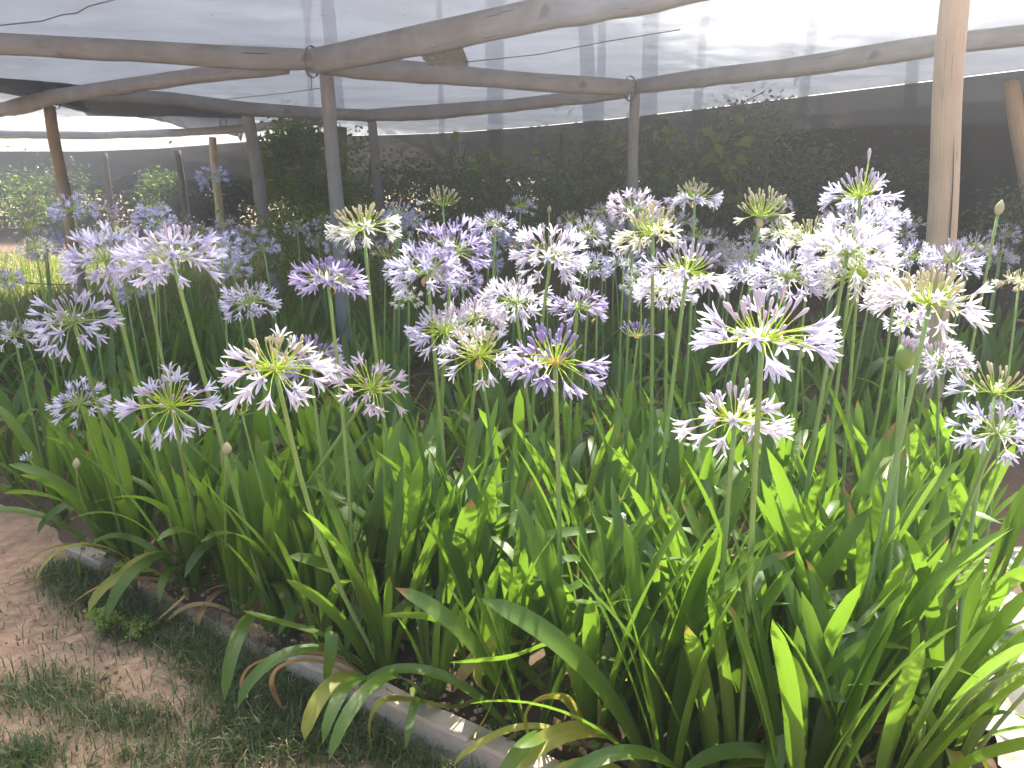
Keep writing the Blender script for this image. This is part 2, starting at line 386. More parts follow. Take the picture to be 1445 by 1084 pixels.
TYPES = {  # n, open fraction, lowest elevation, pedicel jitter
    'full': (60, .82, -20), 'mix': (58, .46, -13), 'sparse': (44, .50, -12), 'bud': (46, .07, 4), 'mostly': (52, .66, -16),
    'small': (17, .12, 12), 'dense': (60, .5, -4), 'burst': (32, .3, -8),
}
def align(d, spin):
    return d.to_track_quat('Z', 'Y').to_matrix() @ Matrix.Rotation(spin, 3, 'Z')
def flower_head(root, loc, axis, D, typ, col, budcol, merge=False, bract=None, ped='pedicel', nscale=1.0):
    n, fo, emin = TYPES[typ]; n = max(8, int(n * nscale)); Rr = D / 2
    k = .97 * min(1.25, max(.55, D / .19)); fl = .044 * k * (1.0 if typ != 'sparse' else .95)
    big = MB(); fl_list = []
    h = 1 - math.sin(R(emin)); sq = rr(.72, 1.08); gap = rr(0, 6.28); gw = rr(.2, .7)
    for i in range(n):
        zz = 1 - (i + .5) / n * h; el = math.asin(max(-1, min(1, zz))) + rr(-.13, .13); az = i * 2.39996 + rr(-.3, .3)
        frac = i / n          # 0 top .. 1 lowest
        is_open = frac > 1 - fo + rr(-.16, .16)
        if typ == 'small': is_open = random.random() < fo
        if abs((az - gap + math.pi) % 6.2832 - math.pi) < gw and i > n * .35 and random.random() < .6: continue
        d = Vector((math.cos(el) * math.cos(az), math.cos(el) * math.sin(az), math.sin(el) * sq))
        pl = (Rr - fl * (.62 if is_open else .72)) * rr(.80, 1.14)
        if not is_open: pl *= rr(.78, 1.02)
        st = Vector((d.x * .006, d.y * .006, rr(-.002, .004)))
        droop = (rr(-.24, .06) if is_open else .10) * (1 - abs(d.z)) * pl
        if not is_open: droop *= rr(.5, 2.2)
        end = st + d * pl + Vector((0, 0, droop)); mid = st.lerp(end, .55) + Vector((0, 0, .10 * pl * (1 - abs(d.z)) * rr(.2, 1.3)))
        if not is_open: mid = st.lerp(end, .55) - Vector((0, 0, .07 * pl))
        big.tube([st, st.lerp(mid, .6) + d * .002, mid, end], [.0013 * k, .0011 * k, .0010 * k, .0011 * k], 4, 0, False)
        fd = (end - mid).normalized()
        fd = (fd + Vector((rr(-.32, .32), rr(-.32, .32), rr(-.32, .38) if is_open else rr(.1, .55)))).normalized()
        fl_list.append((end, fd, is_open, frac))
    big.tube([(0, 0, -.012 * k), (0, 0, -.002), (0, 0, .004)], [.0055 * k, .0085 * k, .006 * k], 8, 1, True)
    mats = [M[ped], M['stalk']]; me_b = None
    parts = [(e, align(f, rr(0, 6.28)), (random.choice(FLO[col]) if rr(0, 1) < .72 else FLO[col][0]) if op else
              BUD[budcol][0 if rr(0, 1) < .55 else (1 if rr(0, 1) < .7 else 2)], (k * rr(.86, 1.14)), op) for e, f, op, fr in fl_list]
    if merge:
        mats += [M['petal_' + col], M['bud_' + budcol]]
        for e, rot, me, s, op in parts:
            b0 = len(big.v); big.v += [tuple(e + rot @ (v.co * s)) for v in me.vertices]
            uvl = [(0, 0)] * len(me.vertices)
            for lp, u in zip(me.loops, me.uv_layers[0].data): uvl[lp.vertex_index] = tuple(u.uv)
            big.uv += uvl
            for p in me.polygons: big.f.append(tuple(b0 + q for q in p.vertices)); big.mi.append(2 if op else 3)
    hd = link('flower_head', big.mesh('flower_head', mats), root)
    rot = axis.to_track_quat('Z', 'Y').to_matrix().to_4x4(); hd.matrix_basis = Matrix.Translation(loc) @ rot
    if not merge:
        for e, ro, me, s, op in parts:
            o = link('floret' if op else 'flower_bud', me, hd)
            o.matrix_basis = Matrix.Translation(e) @ ro.to_4x4() @ Matrix.Scale(s, 4)
    if bract:
        bb = MB(); rows = []; uvs = []
        wide = math.pi * (1.15 if bract == 'cup' else .45)
        for i in range(6):
            t = i / 5; r = k * (.004 + .020 * math.sin(t * 1.45)) * (1 if bract == 'cup' else .8); z = -.008 * k + .026 * k * t ** 1.4
            if bract == 'flap': z = -.006 - .03 * t * k; r = .007 + .012 * math.sin(t * 2.6)
            ww = wide * (1 - .75 * t ** 2 if bract == 'flap' else 1)
            rows.append([(r * math.cos(-math.pi / 2 + (j / 10 - .5) * ww), r * math.sin(-math.pi / 2 + (j / 10 - .5) * ww), z + .002 * math.sin(j * 2.1) * t) for j in range(11)])
            uvs.append([(j / 10, t) for j in range(11)])
        bb.grid(rows, uvs); link('bract', bb.mesh('bract', [M['bract']]), hd)
    return hd

def stalk_pts(top, base, bow=0.0, n=9):
    out = []
    side = Vector((rr(-1, 1), rr(-1, 1), 0)); 
    for i in range(n):
        t = i / (n - 1); out.append(base.lerp(top, t) + side * bow * math.sin(t * math.pi) * (1 if t < 1 else 0))
    return out
def plant_root(base, label, group, name='agapanthus'):
    r = bpy.data.objects.new(name, None); COL.objects.link(r); r.location = base; r.empty_display_size = .05
    return tag(r, label, 'agapanthus', group)
GF = 'flowering agapanthus in the shaded bed'
BASES = []
# hub pixel x, y, width px, real diameter, type, petal, bud colour, options, label
HEADS = [
 (783,512,152,.235,'mix','violet','violet',dict(bract='cup',base=(792,985)),'deep violet agapanthus head with a tan papery cup bract under it, on an upright stalk'),
 (1075,482,206,.265,'sparse','lav','lilac',dict(base=(1040,1130)),'largest loose lavender agapanthus head, long green spokes with trumpets hanging far outward'),
 (1037,596,166,.235,'sparse','pale','lilac',dict(base=(1010,1120)),'loose pale lavender head directly below the largest head, over sunlit leaves'),
 (388,522,156,.235,'mix','pale','cream',dict(base=(540,950),curve=1),'cream budded head with yellow-green heart on a bowed stalk ending at the bed edge'),
 (437,512,100,.19,'mostly','violet','violet',{},'violet head tucked behind the cream budded head with yellow-green heart'),
 (525,548,112,.20,'sparse','lilac','lilac',dict(base=(335,820),lean=1),'pinkish lilac half open head on a stalk slanting down toward the dirt path'),
 (242,574,132,.22,'sparse','lav','lav',dict(base=(285,800)),'open lavender head with separate trumpets above dark leaves by the dirt path'),
 (113,570,78,.15,'mostly','lav','blue',dict(base=(160,730)),'small low lavender blue head nearest the far end of the edging slabs'),
 (341,584,42,.080,'small','cream','cream',{},'tiny yellow-green cluster of buds on a short stalk among dark leaves'),
 (104,455,116,.21,'mostly','lav','lav',dict(base=(215,720)),'lavender head with drooping lowest trumpet, on a long slanting stalk by the path'),
 (20,474,62,.17,'mostly','pale','lav',{},'pale lavender head cut by the picture edge, lowest of that edge'),
 (243,366,142,.235,'mostly','lav','pale',{},'big silvery lavender head in front of a cluster near the warm brown post'),
 (150,368,120,.22,'full','lav','lav',{},'broad lavender head overlapping the foot of the warm brown post'),
 (203,374,92,.20,'full','lilac','lilac',{},'lilac head squeezed between two big lavender heads near the warm brown post'),
 (352,428,84,.18,'mostly','lav','lilac',{},'lavender head standing alone in the gap left of the grey middle post'),
 (463,398,114,.20,'dense','violet','violet',dict(bract='flap'),'violet head against the grey middle post with a dry bract hanging below'),
 (513,324,106,.20,'mix','white','cream',{},'white head with bright green heart on a tall straight stalk beside the grey middle post'),
 (625,290,58,.18,'bud','white','cream',{},'cream and green budded head with few white trumpets before a thin grey post'),
 (699,318,64,.17,'mostly','lav','lav',dict(bract='flap'),'lavender head with a hanging tan bract, right of the thin grey post'),
 (735,292,46,.17,'mix','blue','lilac',{},'bluish small head behind the lavender head with a hanging tan bract'),
 (545,362,42,.14,'bud','cream','cream',{},'greenish bud head left of the crowded violet blue pair'),
 (603,386,112,.21,'full','lav','lav',dict(bract='flap'),'full lavender head in front of the violet blue head in the middle'),
 (638,358,112,.22,'full','violet','violet',{},'large violet blue head behind the full lavender head in the middle'),
 (652,402,62,.16,'full','violet','lav',{},'small violet head peeping out below the violet blue head'),
 (577,424,46,.13,'full','white','white',{},'small dense white head low among middle stalks'),
 (628,468,112,.205,'mix','lav','lilac',dict(base=(612,800)),'lilac head with open green heart left of the white drooping head'),
 (676,502,112,.195,'mix','pale','cream',dict(bract='flap',base=(650,800)),'whitish head with star trumpets hanging low, left of the deep violet head'),
 (668,452,98,.20,'full','lilac','lilac',{},'dusky lilac head just behind the whitish drooping head'),
 (727,428,104,.21,'full','pale','lilac',{},'pale lilac rounded head above the deep violet head'),
 (777,366,112,.21,'full','pale','pale',dict(base=(742,760)),'bright sunlit white lavender round head in the very middle'),
 (827,330,62,.18,'full','pale','cream',{},'greyish pale head behind the bright sunlit round head'),
 (832,378,62,.17,'full','lav','lav',{},'lavender head hanging at the edge of the bright sunlit round head'),
 (815,436,84,.18,'mostly','violet','lav',{},'violet head just above the deep violet head with cup bract'),
 (842,446,25,.06,'small','cream','cream',dict(bract='flap'),'tiny green bud cluster beside the violet head above the cup bract head'),
 (900,476,60,.13,'bud','violet','violet',dict(bract='cup'),'dull violet head of tight buds holding a dry cup bract'),
 (880,372,62,.17,'mostly','blue','lav',{},'bluish lavender head low behind the row of bright heads'),
 (895,298,78,.20,'full','lilac','lilac',{},'lilac head before the grey post at the canopy junction'),
 (921,330,112,.21,'mix','cream','cream',{},'large dull cream head with green buds below the canopy junction post'),
 (980,280,80,.20,'mix','pale','cream',dict(bract='flap'),'tall pale lilac head with brown tipped buds and one tan bract'),
 (969,384,126,.225,'mix','pale','lav',dict(bract='flap'),'glowing head with bright yellow-green heart and upright white lavender trumpets'),
 (905,402,62,.16,'full','white','white',{},'dense white head left of the glowing yellow-green hearted head'),
 (940,412,92,.19,'full','pale','pale',{},'pale head with single star trumpets dangling under the glowing head'),
 (1074,306,84,.19,'bud','cream','cream',dict(bract='flap'),'round yellow-green head of unopened buds on a thick pale stalk'),
 (1106,330,62,.17,'mix','white','cream',dict(bract='flap'),'partly open green budded head touching the round unopened one'),
 (1055,366,52,.16,'bud','lilac','lilac',{},'dusky budded head behind the thick pale stalk'),
 (1062,392,78,.18,'mostly','lav','lav',{},'lavender head beneath the round unopened bud head'),
 (1112,392,112,.21,'full','lav','lav',{},'wide lavender head with thin green spokes beside the cream white head'),
 (1214,278,108,.21,'mix','lav','lav',dict(offshoot=1),'tallest lavender head with one bud sticking up above it'),
 (1252,308,62,.17,'mix','lav','lilac',{},'small green hearted head just under the tallest lavender head'),
 (1216,330,102,.21,'full','lav','lav',{},'lavender head packed between the tallest head and the cream white head'),
 (1145,338,84,.18,'mix','white','cream',{},'sparkling white head with cream buds behind the wide lavender head'),
 (1196,358,132,.23,'full','pale','pale',{},'broad bright white lavender head directly over the cream white head'),
 (1214,388,112,.20,'full','white','white',dict(base=(1085,800)),'solid cream white head without any blue, on a leaning stalk'),
 (1286,364,64,.17,'full','lav','violet',{},'lavender head squeezed against the pale thick post'),
 (1345,372,84,.19,'dense','lav','lav',{},'greyish lavender head crossing the foot of the pale thick post'),
 (1312,430,156,.235,'mix','pale','cream',dict(base=(1165,1115)),'big yellow-green hearted head with white trumpets in front of the pale thick post'),
 (1262,420,84,.18,'full','pale','pale',{},'pale head with star trumpets left of the big yellow-green hearted head'),
 (1276,458,62,.15,'mix','pale','lav',{},'small pale head with green spokes below the star trumpets'),
 (1376,350,54,.16,'mix','lav','lilac',{},'small lilac head beside the single closed bud on its tall stalk'),
 (1438,400,66,.14,'mix','cream','cream',dict(bract='flap',base=(1375,1000)),'yellowish cream head cut by the picture edge'),
 (1404,556,126,.215,'burst','lav','cream',dict(base=(1335,1100)),'head of dry beige buds with a few lavender trumpets, above the lowest lavender head'),
 (1408,612,132,.21,'mostly','lav','lav',{},'lowest lavender head cut by the picture edge over sunlit leaves'),
 (1325,512,88,.18,'full','pale','pale',{},'pale lavender head low in front of the pale thick post'),
 (942,622,46,.105,'small','lav','lav',{},'small faded lavender cluster low among bright leaves'),
 (300,252,46,.18,'full','blue','blue',{},'lone bluish head standing tallest against the dark net'),
 (103,298,60,.18,'full','blue','blue',{},'blue lavender head across the warm brown post'),
 (149,300,36,.13,'full','pale','pale',{},'small pale head just right of the warm brown post'),
 (213,292,40,.14,'mix','white','white',{},'small whitish head above the bluish head in the far bed'),
 (219,316,62,.18,'full','blue','blue',{},'bluish head below the small whitish head in the far bed'),
 (163,330,50,.15,'mix','white','cream',{},'white spidery head between the warm brown post and the silvery head'),
 (43,324,34,.11,'bud','cream','cream',{},'yellow-green budded head above a white head at the far edge of the bed'),
 (50,350,50,.14,'mix','white','white',{},'flat white head beneath the yellow-green budded head'),
 (8,396,52,.17,'full','lav','lav',{},'lavender head cut by the picture edge, beside the flat white head'),
 (312,352,62,.18,'full','blue','blue',{},'bluish head right behind the big silvery lavender head'),
 (330,380,52,.16,'full','blue','lav',{},'bluish head lower down the stalks beside pale green weeds'),
 (372,352,48,.17,'full','blue','blue',{},'bluish head in front of the leaning grey post and bright shrub'),
 (280,330,40,.16,'mix','lav','lav',{},'faint lavender head behind the silvery head near the slim brown post'),
 (190,412,50,.16,'full','blue','blue',{},'low bluish head among stalks under the broad lavender head'),
 (848,300,44,.17,'mix','lilac','lilac',{},'far greyish lilac head nearest the dark middle post'),
 (806,314,42,.16,'mix','lilac','cream',{},'far dusky head at the foot of the dark middle post'),
 (560,302,50,.18,'mix','blue','lilac',{},'far bluish head behind the white head with bright green heart'),
 (730,345,44,.17,'full','blue','blue',{},'far blue head between the middle heads in shade'),
 (690,368,46,.17,'full','blue','blue',{},'far blue head low behind the large violet blue head'),
 (1100,290,40,.16,'mix','pale','lav',{},'faint far head behind the round unopened bud head'),
 (1268,330,46,.16,'full','lav','lav',{},'faint lavender head between the tallest head and the pale thick post'),
 (985,335,44,.17,'mix','pale','cream',{},'faint pale head with green heart behind the glowing head'),
 (40,648,24,.055,'small','lav','lav',{},'tiny low bud cluster at the corner of the dirt path'),
]
def clamp_bed(p):
    x, y = p.x, p.y
    y = max(y, edge_y(x) + .12); return Vector((x, y, .05))
for hx, hy, wpx, D, typ, col, bcol, op, label in HEADS:
    d = F * D * .97 / wpx; hub = at_d(hx, hy, d)
    if 'base' in op:
        base = at_z(*op['base'], .05)
        if 'curve' not in op and 'lean' not in op and (base.xy - hub.xy).length > .75: base = Vector((hub.x, hub.y, .05)).lerp(base, .5)
        base = clamp_bed(base)
    else: base = clamp_bed(Vector((hub.x + rr(-.10, .10), hub.y + rr(-.06, .14), .05)))
    root = plant_root(base, label, GF); BASES.append((base.x, base.y))
    top = hub - base; n = 11
    if op.get('curve'):
        side = Vector((-.05, 0, 0)); pts = [Vector((0, 0, 0)).lerp(top, t / 10) + Vector((-.035 * math.sin(math.pi * t / 10) ** 1.2 , 0, 0)) for t in range(11)]
    else: pts = stalk_pts(top, Vector((0, 0, 0)), rr(0, .03) * top.length, n)
    rad = max(.0034, min(.0060, .026 * D)); k = len(pts)
    b = MB(); b.tube(pts, [rad * (1.12 - .3 * i / (k - 1)) for i in range(k)], 8, 0, True)
    link('flower_stalk', b.mesh('flower_stalk', [M['stalk']]), root)
    ax = (pts[-1] - pts[-2]).normalized(); ax = (ax + Vector((rr(-.18, .18), rr(-.2, .10), .6))).normalized()
    far = wpx < 50
    flower_head(root, top, ax, D * (.785 if typ != 'bud' else .95), typ, col, bcol, merge=far, bract=op.get('bract'),
                ped='pedicel' if bcol in ('cream', 'white') or typ in ('sparse', 'mix') else 'pedicel_pale', nscale=.62 if far else (.8 if wpx < 70 else 1.0))
    if op.get('offshoot'):
        b = MB(); b.tube([top, top + Vector((.008, 0, .03)), top + Vector((.011, 0, .085))], [.002, .0018, .0018], 5)
        o = link('side_shoot', b.mesh('side_shoot', [M['pedicel']]), root)
        q = link('flower_bud', BUD['lilac'][0], o); q.location = top + Vector((.011, 0, .084)); q.scale = (1.2,) * 3
    rosette(root, 9 if d < 2.6 else 7, rr(.9, 1.08))

for i in range(54):
    px = rr(20, 1430); Yd = rr(4.0, 6.2); x = (px - 722.5) / F * Yd; base = Vector((x, Yd, .05)); zt = rr(.86, 1.14) - .02 * Yd
    root = plant_root(base, 'small distant agapanthus head among the back rows of the bed', 'distant agapanthus heads in the back rows'); BASES.append((x, Yd))
    t = Vector((rr(-.08, .08), rr(-.05, .05), zt)); b = MB(); b.tube(stalk_pts(t, Vector((0, 0, 0)), .03), .0048, 6); link('flower_stalk', b.mesh('flower_stalk', [M['stalk']]), root)
    flower_head(root, t, Vector((rr(-.2, .2), rr(-.3, .1), 1)), rr(.14, .18), random.choice(['full', 'mostly', 'mix']), random.choice(['blue', 'lav', 'lav', 'pale', 'lilac', 'blue'] if px < 900 else ['lav', 'pale', 'pale', 'lilac']), random.choice(['lav', 'lilac', 'cream']), True, None, 'pedicel_pale', .6)
    rosette(root, 6, .9)
# closed buds on stalks
def closed_bud(px, py, d, base, hgt, rad, label, mat='bud_cream', openb=False):
    top = at_d(px, py, d); base = clamp_bed(base); root = plant_root(base, label, GF); BASES.append((base.x, base.y))
    t = top - base; b = MB(); b.tube(stalk_pts(t, Vector((0, 0, 0)), .02), [rad * .34] * 9, 8)
    link('flower_stalk', b.mesh('flower_stalk', [M['stalk']]), root)
    b = MB(); z = [-.06, .06, .25, .5, .75, .92, 1.0]; q = [.38, .72, 1, 1, .66, .25, .05]
    if openb: z = z[:5]; q = [.4, .8, 1.05, 1.1, 1.0]
    b.tube([(0, 0, hgt * a) for a in z], [rad * a for a in q], 10)
    hd = link('spathe', b.mesh('spathe', [M['stalk' if openb else mat]]), root); hd.location = t
    hd.rotation_euler = (rr(-.15, .15), rr(-.1, .2), 0)
    if openb:
        for i in range(16):
            o = link('flower_bud', BUD['lilac'][i % 2], hd); a = i * 2.4; r = rad * .85 * math.sqrt(i / 16)
            o.location = (r * math.cos(a), r * math.sin(a), hgt * .45); o.rotation_euler = (-r * 9 * math.sin(a), r * 9 * math.cos(a), 0); o.scale = (1.15,) * 3
    rosette(root, 6)
g = lambda px, py: at_z(px, py, .05)
closed_bud(1408, 302, 2.3, at_y(1360, 470, 2.35), .042, .0125, 'single closed pointed bud on a tall bare stalk right of the pale thick post')
closed_bud(1274, 518, 1.65, g(1222, 1075), .062, .020, 'swollen green spathe splitting open over lilac buds, low before the pale post', openb=True)
closed_bud(108, 660, 2.3, g(150, 760), .030, .011, 'tiny closed bud low beside the dirt path corner')
closed_bud(320, 640, 1.9, g(325, 830), .030, .012, 'small green closed bud low under the tiny yellow-green cluster')
closed_bud(1130, 505, 2.4, g(1125, 700), .03, .010, 'slim green closed bud low between the two biggest stalks')
closed_bud(775, 300, 3.6, at_y(776, 380, 3.6), .032, .010, 'distant closed bud beside the dark middle post')

# hero plants along the edging, then the leafy clumps that fill the bed
GL = 'leafy agapanthus clumps without flowers'
LL = 'leafy agapanthus clump without its own flower stalk, filling the bed among the flowering plants'
def hero_leaf(root, px, width, mat='leaf', label=None, fold=.25, twist=0.0):
    """px: list of (x, y, distance Y) along the leaf"""
    P = [at_y(*q) - root.location for q in px]; out = []
    for i in range(len(P) - 1):
        p0, p1, p2, p3 = P[max(i - 1, 0)], P[i], P[i + 1], P[min(i + 2, len(P) - 1)]
        for j in range(5):
            t = j / 5; out.append(.5 * ((2 * p1) + (p2 - p0) * t + (2 * p0 - 5 * p1 + 4 * p2 - p3) * t * t + (3 * p1 - p0 - 3 * p2 + p3) * t ** 3))
    out.append(P[-1])
    d = (out[1] - out[0]).normalized(); hint = Vector((0, 0, 1)) if abs(d.z) < .9 else Vector((0, -1, 0))
    o = link('leaf', ribbon(out, width, hint, fold, 'leaf', mat, twist), root)
    if label: o['label'] = label
def hero(px, n, size, label):
    p = clamp_bed(at_z(*px, .05)); r = plant_root(p, label, 'leafy agapanthus plants along the edging'); BASES.append((p.x, p.y)); rosette(r, n, size); return r
h1 = hero((545, 965), 13, .95, 'leafy agapanthus plant at the edging with a tan dried leaf trailing over the grass')
Y = h1.location.y
hero_leaf(h1, [(520, 960, Y), (470, 930, Y - .03), (410, 925, Y - .07), (360, 938, Y - .12), (343, 960, Y - .14), (350, 985, Y - .14)], .030, 'leaf_dry', 'tan dried drooping leaf', .5, 1.0)
hero_leaf(h1, [(520, 965, Y), (450, 935, Y - .06), (400, 940, Y - .12), (384, 965, Y - .14), (398, 1000, Y - .14)], .014, 'leaf_dry', 'thin dry curled leaf', .8, 2)
hero_leaf(h1, [(525, 960, Y), (470, 905, Y - .03), (400, 880, Y - .06), (342, 862, Y - .09)], .030, 'leaf', None, .3)
hero_leaf(h1, [(530, 955, Y), (495, 890, Y - .03), (450, 845, Y - .06), (405, 818, Y - .08)], .032, 'leaf', None, .3)
hero_leaf(h1, [(530, 960, Y), (490, 935, Y - .05), (470, 890, Y - .10), (466, 925, Y - .14), (460, 962, Y - .14)], .030, 'leaf', None, .2)
h2 = hero((690, 985), 11, .95, 'leafy agapanthus plant whose yellow leaf arches over the bare concrete edging')
Y = h2.location.y
hero_leaf(h2, [(680, 985, Y), (640, 1000, Y - .04), (585, 990, Y - .09), (540, 990, Y - .12), (523, 1020, Y - .13), (525, 1060, Y - .13), (528, 1110, Y - .14)], .025, 'leaf_yellow', 'yellow leaf arching over the concrete edging', .3)
hero_leaf(h2, [(690, 985, Y), (685, 930, Y - .04), (660, 900, Y - .06), (610, 870, Y - .08), (540, 868, Y - .1)], .025, 'leaf', None, .3)
hero_leaf(h2, [(695, 985, Y), (672, 960, Y - .06), (690, 915, Y - .1), (715, 900, Y - .12), (690, 1000, Y - .16), (655, 1050, Y - .16)], .028, 'leaf_yellow', 'yellow-green folded leaf', .25)
h3 = hero((835, 1050), 14, 1.05, 'large leafy agapanthus plant at the foot of the deep violet head')
Y = h3.location.y
hero_leaf(h3, [(830, 1030, Y), (815, 960, Y - .04), (790, 905, Y - .08), (720, 925, Y - .13), (635, 935, Y - .16)], .033, 'leaf', 'long leaf lying nearly level', .2)
hero_leaf(h3, [(830, 1040, Y), (800, 985, Y - .03), (760, 985, Y - .06), (740, 1010, Y - .08), (750, 1050, Y - .1)], .024, 'leaf_yellow', 'yellow curved leaf', .3)
hero_leaf(h3, [(840, 1060, Y), (780, 1030, Y - .05), (720, 1030, Y - .08), (660, 1060, Y - .12), (640, 1080, Y - .13)], .024, 'leaf_yellow', 'yellow-green leaf with a brown tip', .3)
hero((990, 1050), 13, 1.05, 'leafy agapanthus plant beneath the loose pale lavender head, half sunlit')
hero((1120, 1070), 13, 1.05, 'sunlit leafy agapanthus plant between the two long slanting stalks')
h4 = hero((1215, 1010), 14, 1.05, 'brightly backlit agapanthus plant with glowing upright leaves')
h5 = hero((1290, 1085), 12, 1.0, 'agapanthus plant leaning over the crumpled pale sheet')
hero((255, 850), 12, .95, 'shaded agapanthus plant drooping over spurge weeds at the edging')
h6 = hero((165, 800), 11, .95, 'shaded agapanthus plant with a leaf hanging over the exposed edging slab')
Y = h6.location.y
hero_leaf(h6, [(170, 790, Y), (150, 765, Y - .05), (125, 765, Y - .09), (112, 795, Y - .10), (118, 840, Y - .11)], .034, 'leaf', None, .2)
hero((395, 905), 13, 1.0, 'leafy agapanthus plant above the grassy stretch of edging')
hero((320, 885), 13, 1.0, 'leafy agapanthus plant over the curled dry leaf in the grass')
hero((455, 935), 12, .95, 'leafy agapanthus plant between the tan leaf and the stalk bowed toward the path')
hero((15, 690), 11, 1.0, 'leafy agapanthus plant at the far corner of the dirt path')
hero((75, 735), 11, .95, 'leafy agapanthus plant at the far bend of the edging')
for k in range(17):
    f = k / 16; a = EDGE[2].lerp(EDGE[4], f / .62) if f < .62 else EDGE[4].lerp(EDGE[5], (f - .62) / .38)
    p = clamp_bed(Vector((a.x + rr(.02, .07), a.y + rr(.0, .05), .05)))
    if min((p.x - x) ** 2 + (p.y - y) ** 2 for x, y in BASES) < .09 ** 2: continue
    BASES.append((p.x, p.y)); q = plant_root(p, LL, GL); rosette(q, 11, rr(.62, .95))
    if k % 2: o = link('leaf', random.choice(LEAF['droop']), q); o.rotation_euler = (0, 0, rr(3.3, 4.6)); o.location = (-.02, -.02, 0); o.scale = (rr(.8, 1),) * 3
tries = 0; cl = 0
pts = list(BASES)
while tries < 9000 and cl < 170:
    tries += 1
    x = rr(-4.4, 4.2); y = 1.2 + 5.2 * random.random() ** 1.5
    if abs(x) > .75 * y + .35 or not in_bed(x, y, .13): continue
    md = (.118 + .036 * y) * (.74 if y < 2.1 else 1)
    if any((x - a) ** 2 + (y - c) ** 2 < (md if j >= len(BASES) else md * .72) ** 2 for j, (a, c) in enumerate(pts)): continue
    pts.append((x, y)); cl += 1
    r = plant_root((x, y, .05), LL, GL); rosette(r, random.randint(13, 17) if y < 3.0 else random.randint(8, 11), (rr(.95, 1.18) if y < 2.1 else rr(.84, 1.04)) * (1 if y < 4.6 else .85))
print('clumps', cl)

# ------------------------------------------------------------------ scattered leaves and blades
def unit(n):
    v = rng.normal(size=(n, 3)); return v / np.linalg.norm(v, axis=1, keepdims=True)
def leaf_cards(c, size, mats, name, up=.3, aspect=.5, droop=0.0, mi=None):
    """small folded leaves centred on c"""
    n = len(c); d = unit(n); d[:, 2] = d[:, 2] * .7 - droop; d /= np.linalg.norm(d, axis=1, keepdims=True)
    nn = unit(n); nn[:, 2] += up; s = np.cross(d, nn); s /= np.linalg.norm(s, axis=1, keepdims=True); nrm = np.cross(s, d)
    L = (size * rng.uniform(.6, 1.3, n))[:, None]; w = L * aspect * .5
    p0 = c - d * L * .5; p1 = c + d * L * .5 - nrm * L * .12; m = c + nrm * L * .0
    v = np.stack([p0, m - d * L * .08 + s * w + nrm * L * .10, p1, m - d * L * .08 - s * w + nrm * L * .10], 1).reshape(-1, 3)
    b0 = np.arange(n)[:, None] * 4
    f = np.concatenate([b0 + np.array([[0, 1, 2]]), b0 + np.array([[0, 2, 3]])], 1).reshape(-1, 3)
    return mesh(name, v, f, mats, None, False, None if mi is None else np.repeat(mi, 2))
def clumped(n, centre, rad, k, spread=.34, shell=.55):
    cs = unit(k) * (rng.uniform(shell, 1, k) ** .5)[:, None] * np.array(rad) + np.array(centre)
    w = rng.integers(0, k, n); return cs[w] + rng.normal(size=(n, 3)) * np.array(rad) * spread
def blades(pos, hgt, wid, mats, name, lean=.6, mi=None, flat=0.0):
    n = len(pos); a = rng.uniform(0, 6.283, n); dx = np.cos(a); dy = np.sin(a); H = hgt * rng.uniform(.5, 1.3, n); ln = lean * rng.uniform(.2, 1.2, n)
    s = np.stack([-dy, dx, np.zeros(n)], 1) * (wid * rng.uniform(.6, 1.3, n))[:, None] * .5
    out = np.stack([dx, dy, np.zeros(n)], 1)
    up = np.array([0, 0, 1.0])
    k1 = pos + (out * (ln * .35)[:, None] + up * (1 - .25 * ln)[:, None]) * (H * .5)[:, None]
    k2 = pos + (out * (ln * 1.0)[:, None] + up * np.maximum(.08, 1 - .62 * ln)[:, None]) * H[:, None]
    v = np.stack([pos - s, pos + s, k1 + s * .8, k1 - s * .8, k2 + s * .12, k2 - s * .12], 1).reshape(-1, 3)
    b0 = np.arange(n)[:, None] * 6
    f = np.concatenate([b0 + np.array([[0, 1, 2, 3]]), b0 + np.array([[3, 2, 4, 5]])], 1).reshape(-1, 4)
    return mesh(name, v, f, mats, None, True, None if mi is None else np.repeat(mi, 2))

# grass on the path
gp = []
for px, py, rx, ry, n in ((400, 985, 120, 70, 3600), (320, 935, 70, 40, 1300), (350, 1040, 110, 36, 1300), (150, 870, 90, 40, 260), (55, 975, 90, 32, 1100), (165, 1015, 90, 26, 950), (30, 1065, 50, 22, 700),
                          (480, 1050, 90, 34, 700), (240, 1075, 130, 25, 700), (470, 905, 80, 30, 700), (200, 930, 150, 90, 220), (300, 900, 120, 30, 800), (30, 860, 90, 60, 160), (380,870,60,30,500)):
    for _ in range(int(n * .5)):
        p = at_z(px + rng.normal() * rx * .55, py + rng.normal() * ry * .55)
        if p.y > edge_y(p.x) - .01 and random.random() < .75: continue
        gp.append((p.x, p.y, -.012))
for _ in range(5600):
    t = random.random(); a, c = ((EDGE[2], EDGE[3]), (EDGE[3], EDGE[4]))[_ % 2]; p = a.lerp(c, t); gp.append((p.x + rng.normal() * .03 - .02, p.y - abs(rng.normal()) * .07 - .01, -.01))
for _ in range(900):
    p = EDGE[4].lerp(EDGE[5], random.random() ** 1.6); gp.append((p.x - .02, p.y - abs(rng.normal()) * .06 - .01, -.01))
gp = np.array(gp); mi = (rng.random(len(gp)) < .10).astype(int)
tag(link('grass', blades(gp, .068, .0034, [M['grass'], M['grass_dry']], 'grass', 1.1, mi)), kind='stuff', label='short green grass growing in patches over the dirt path')
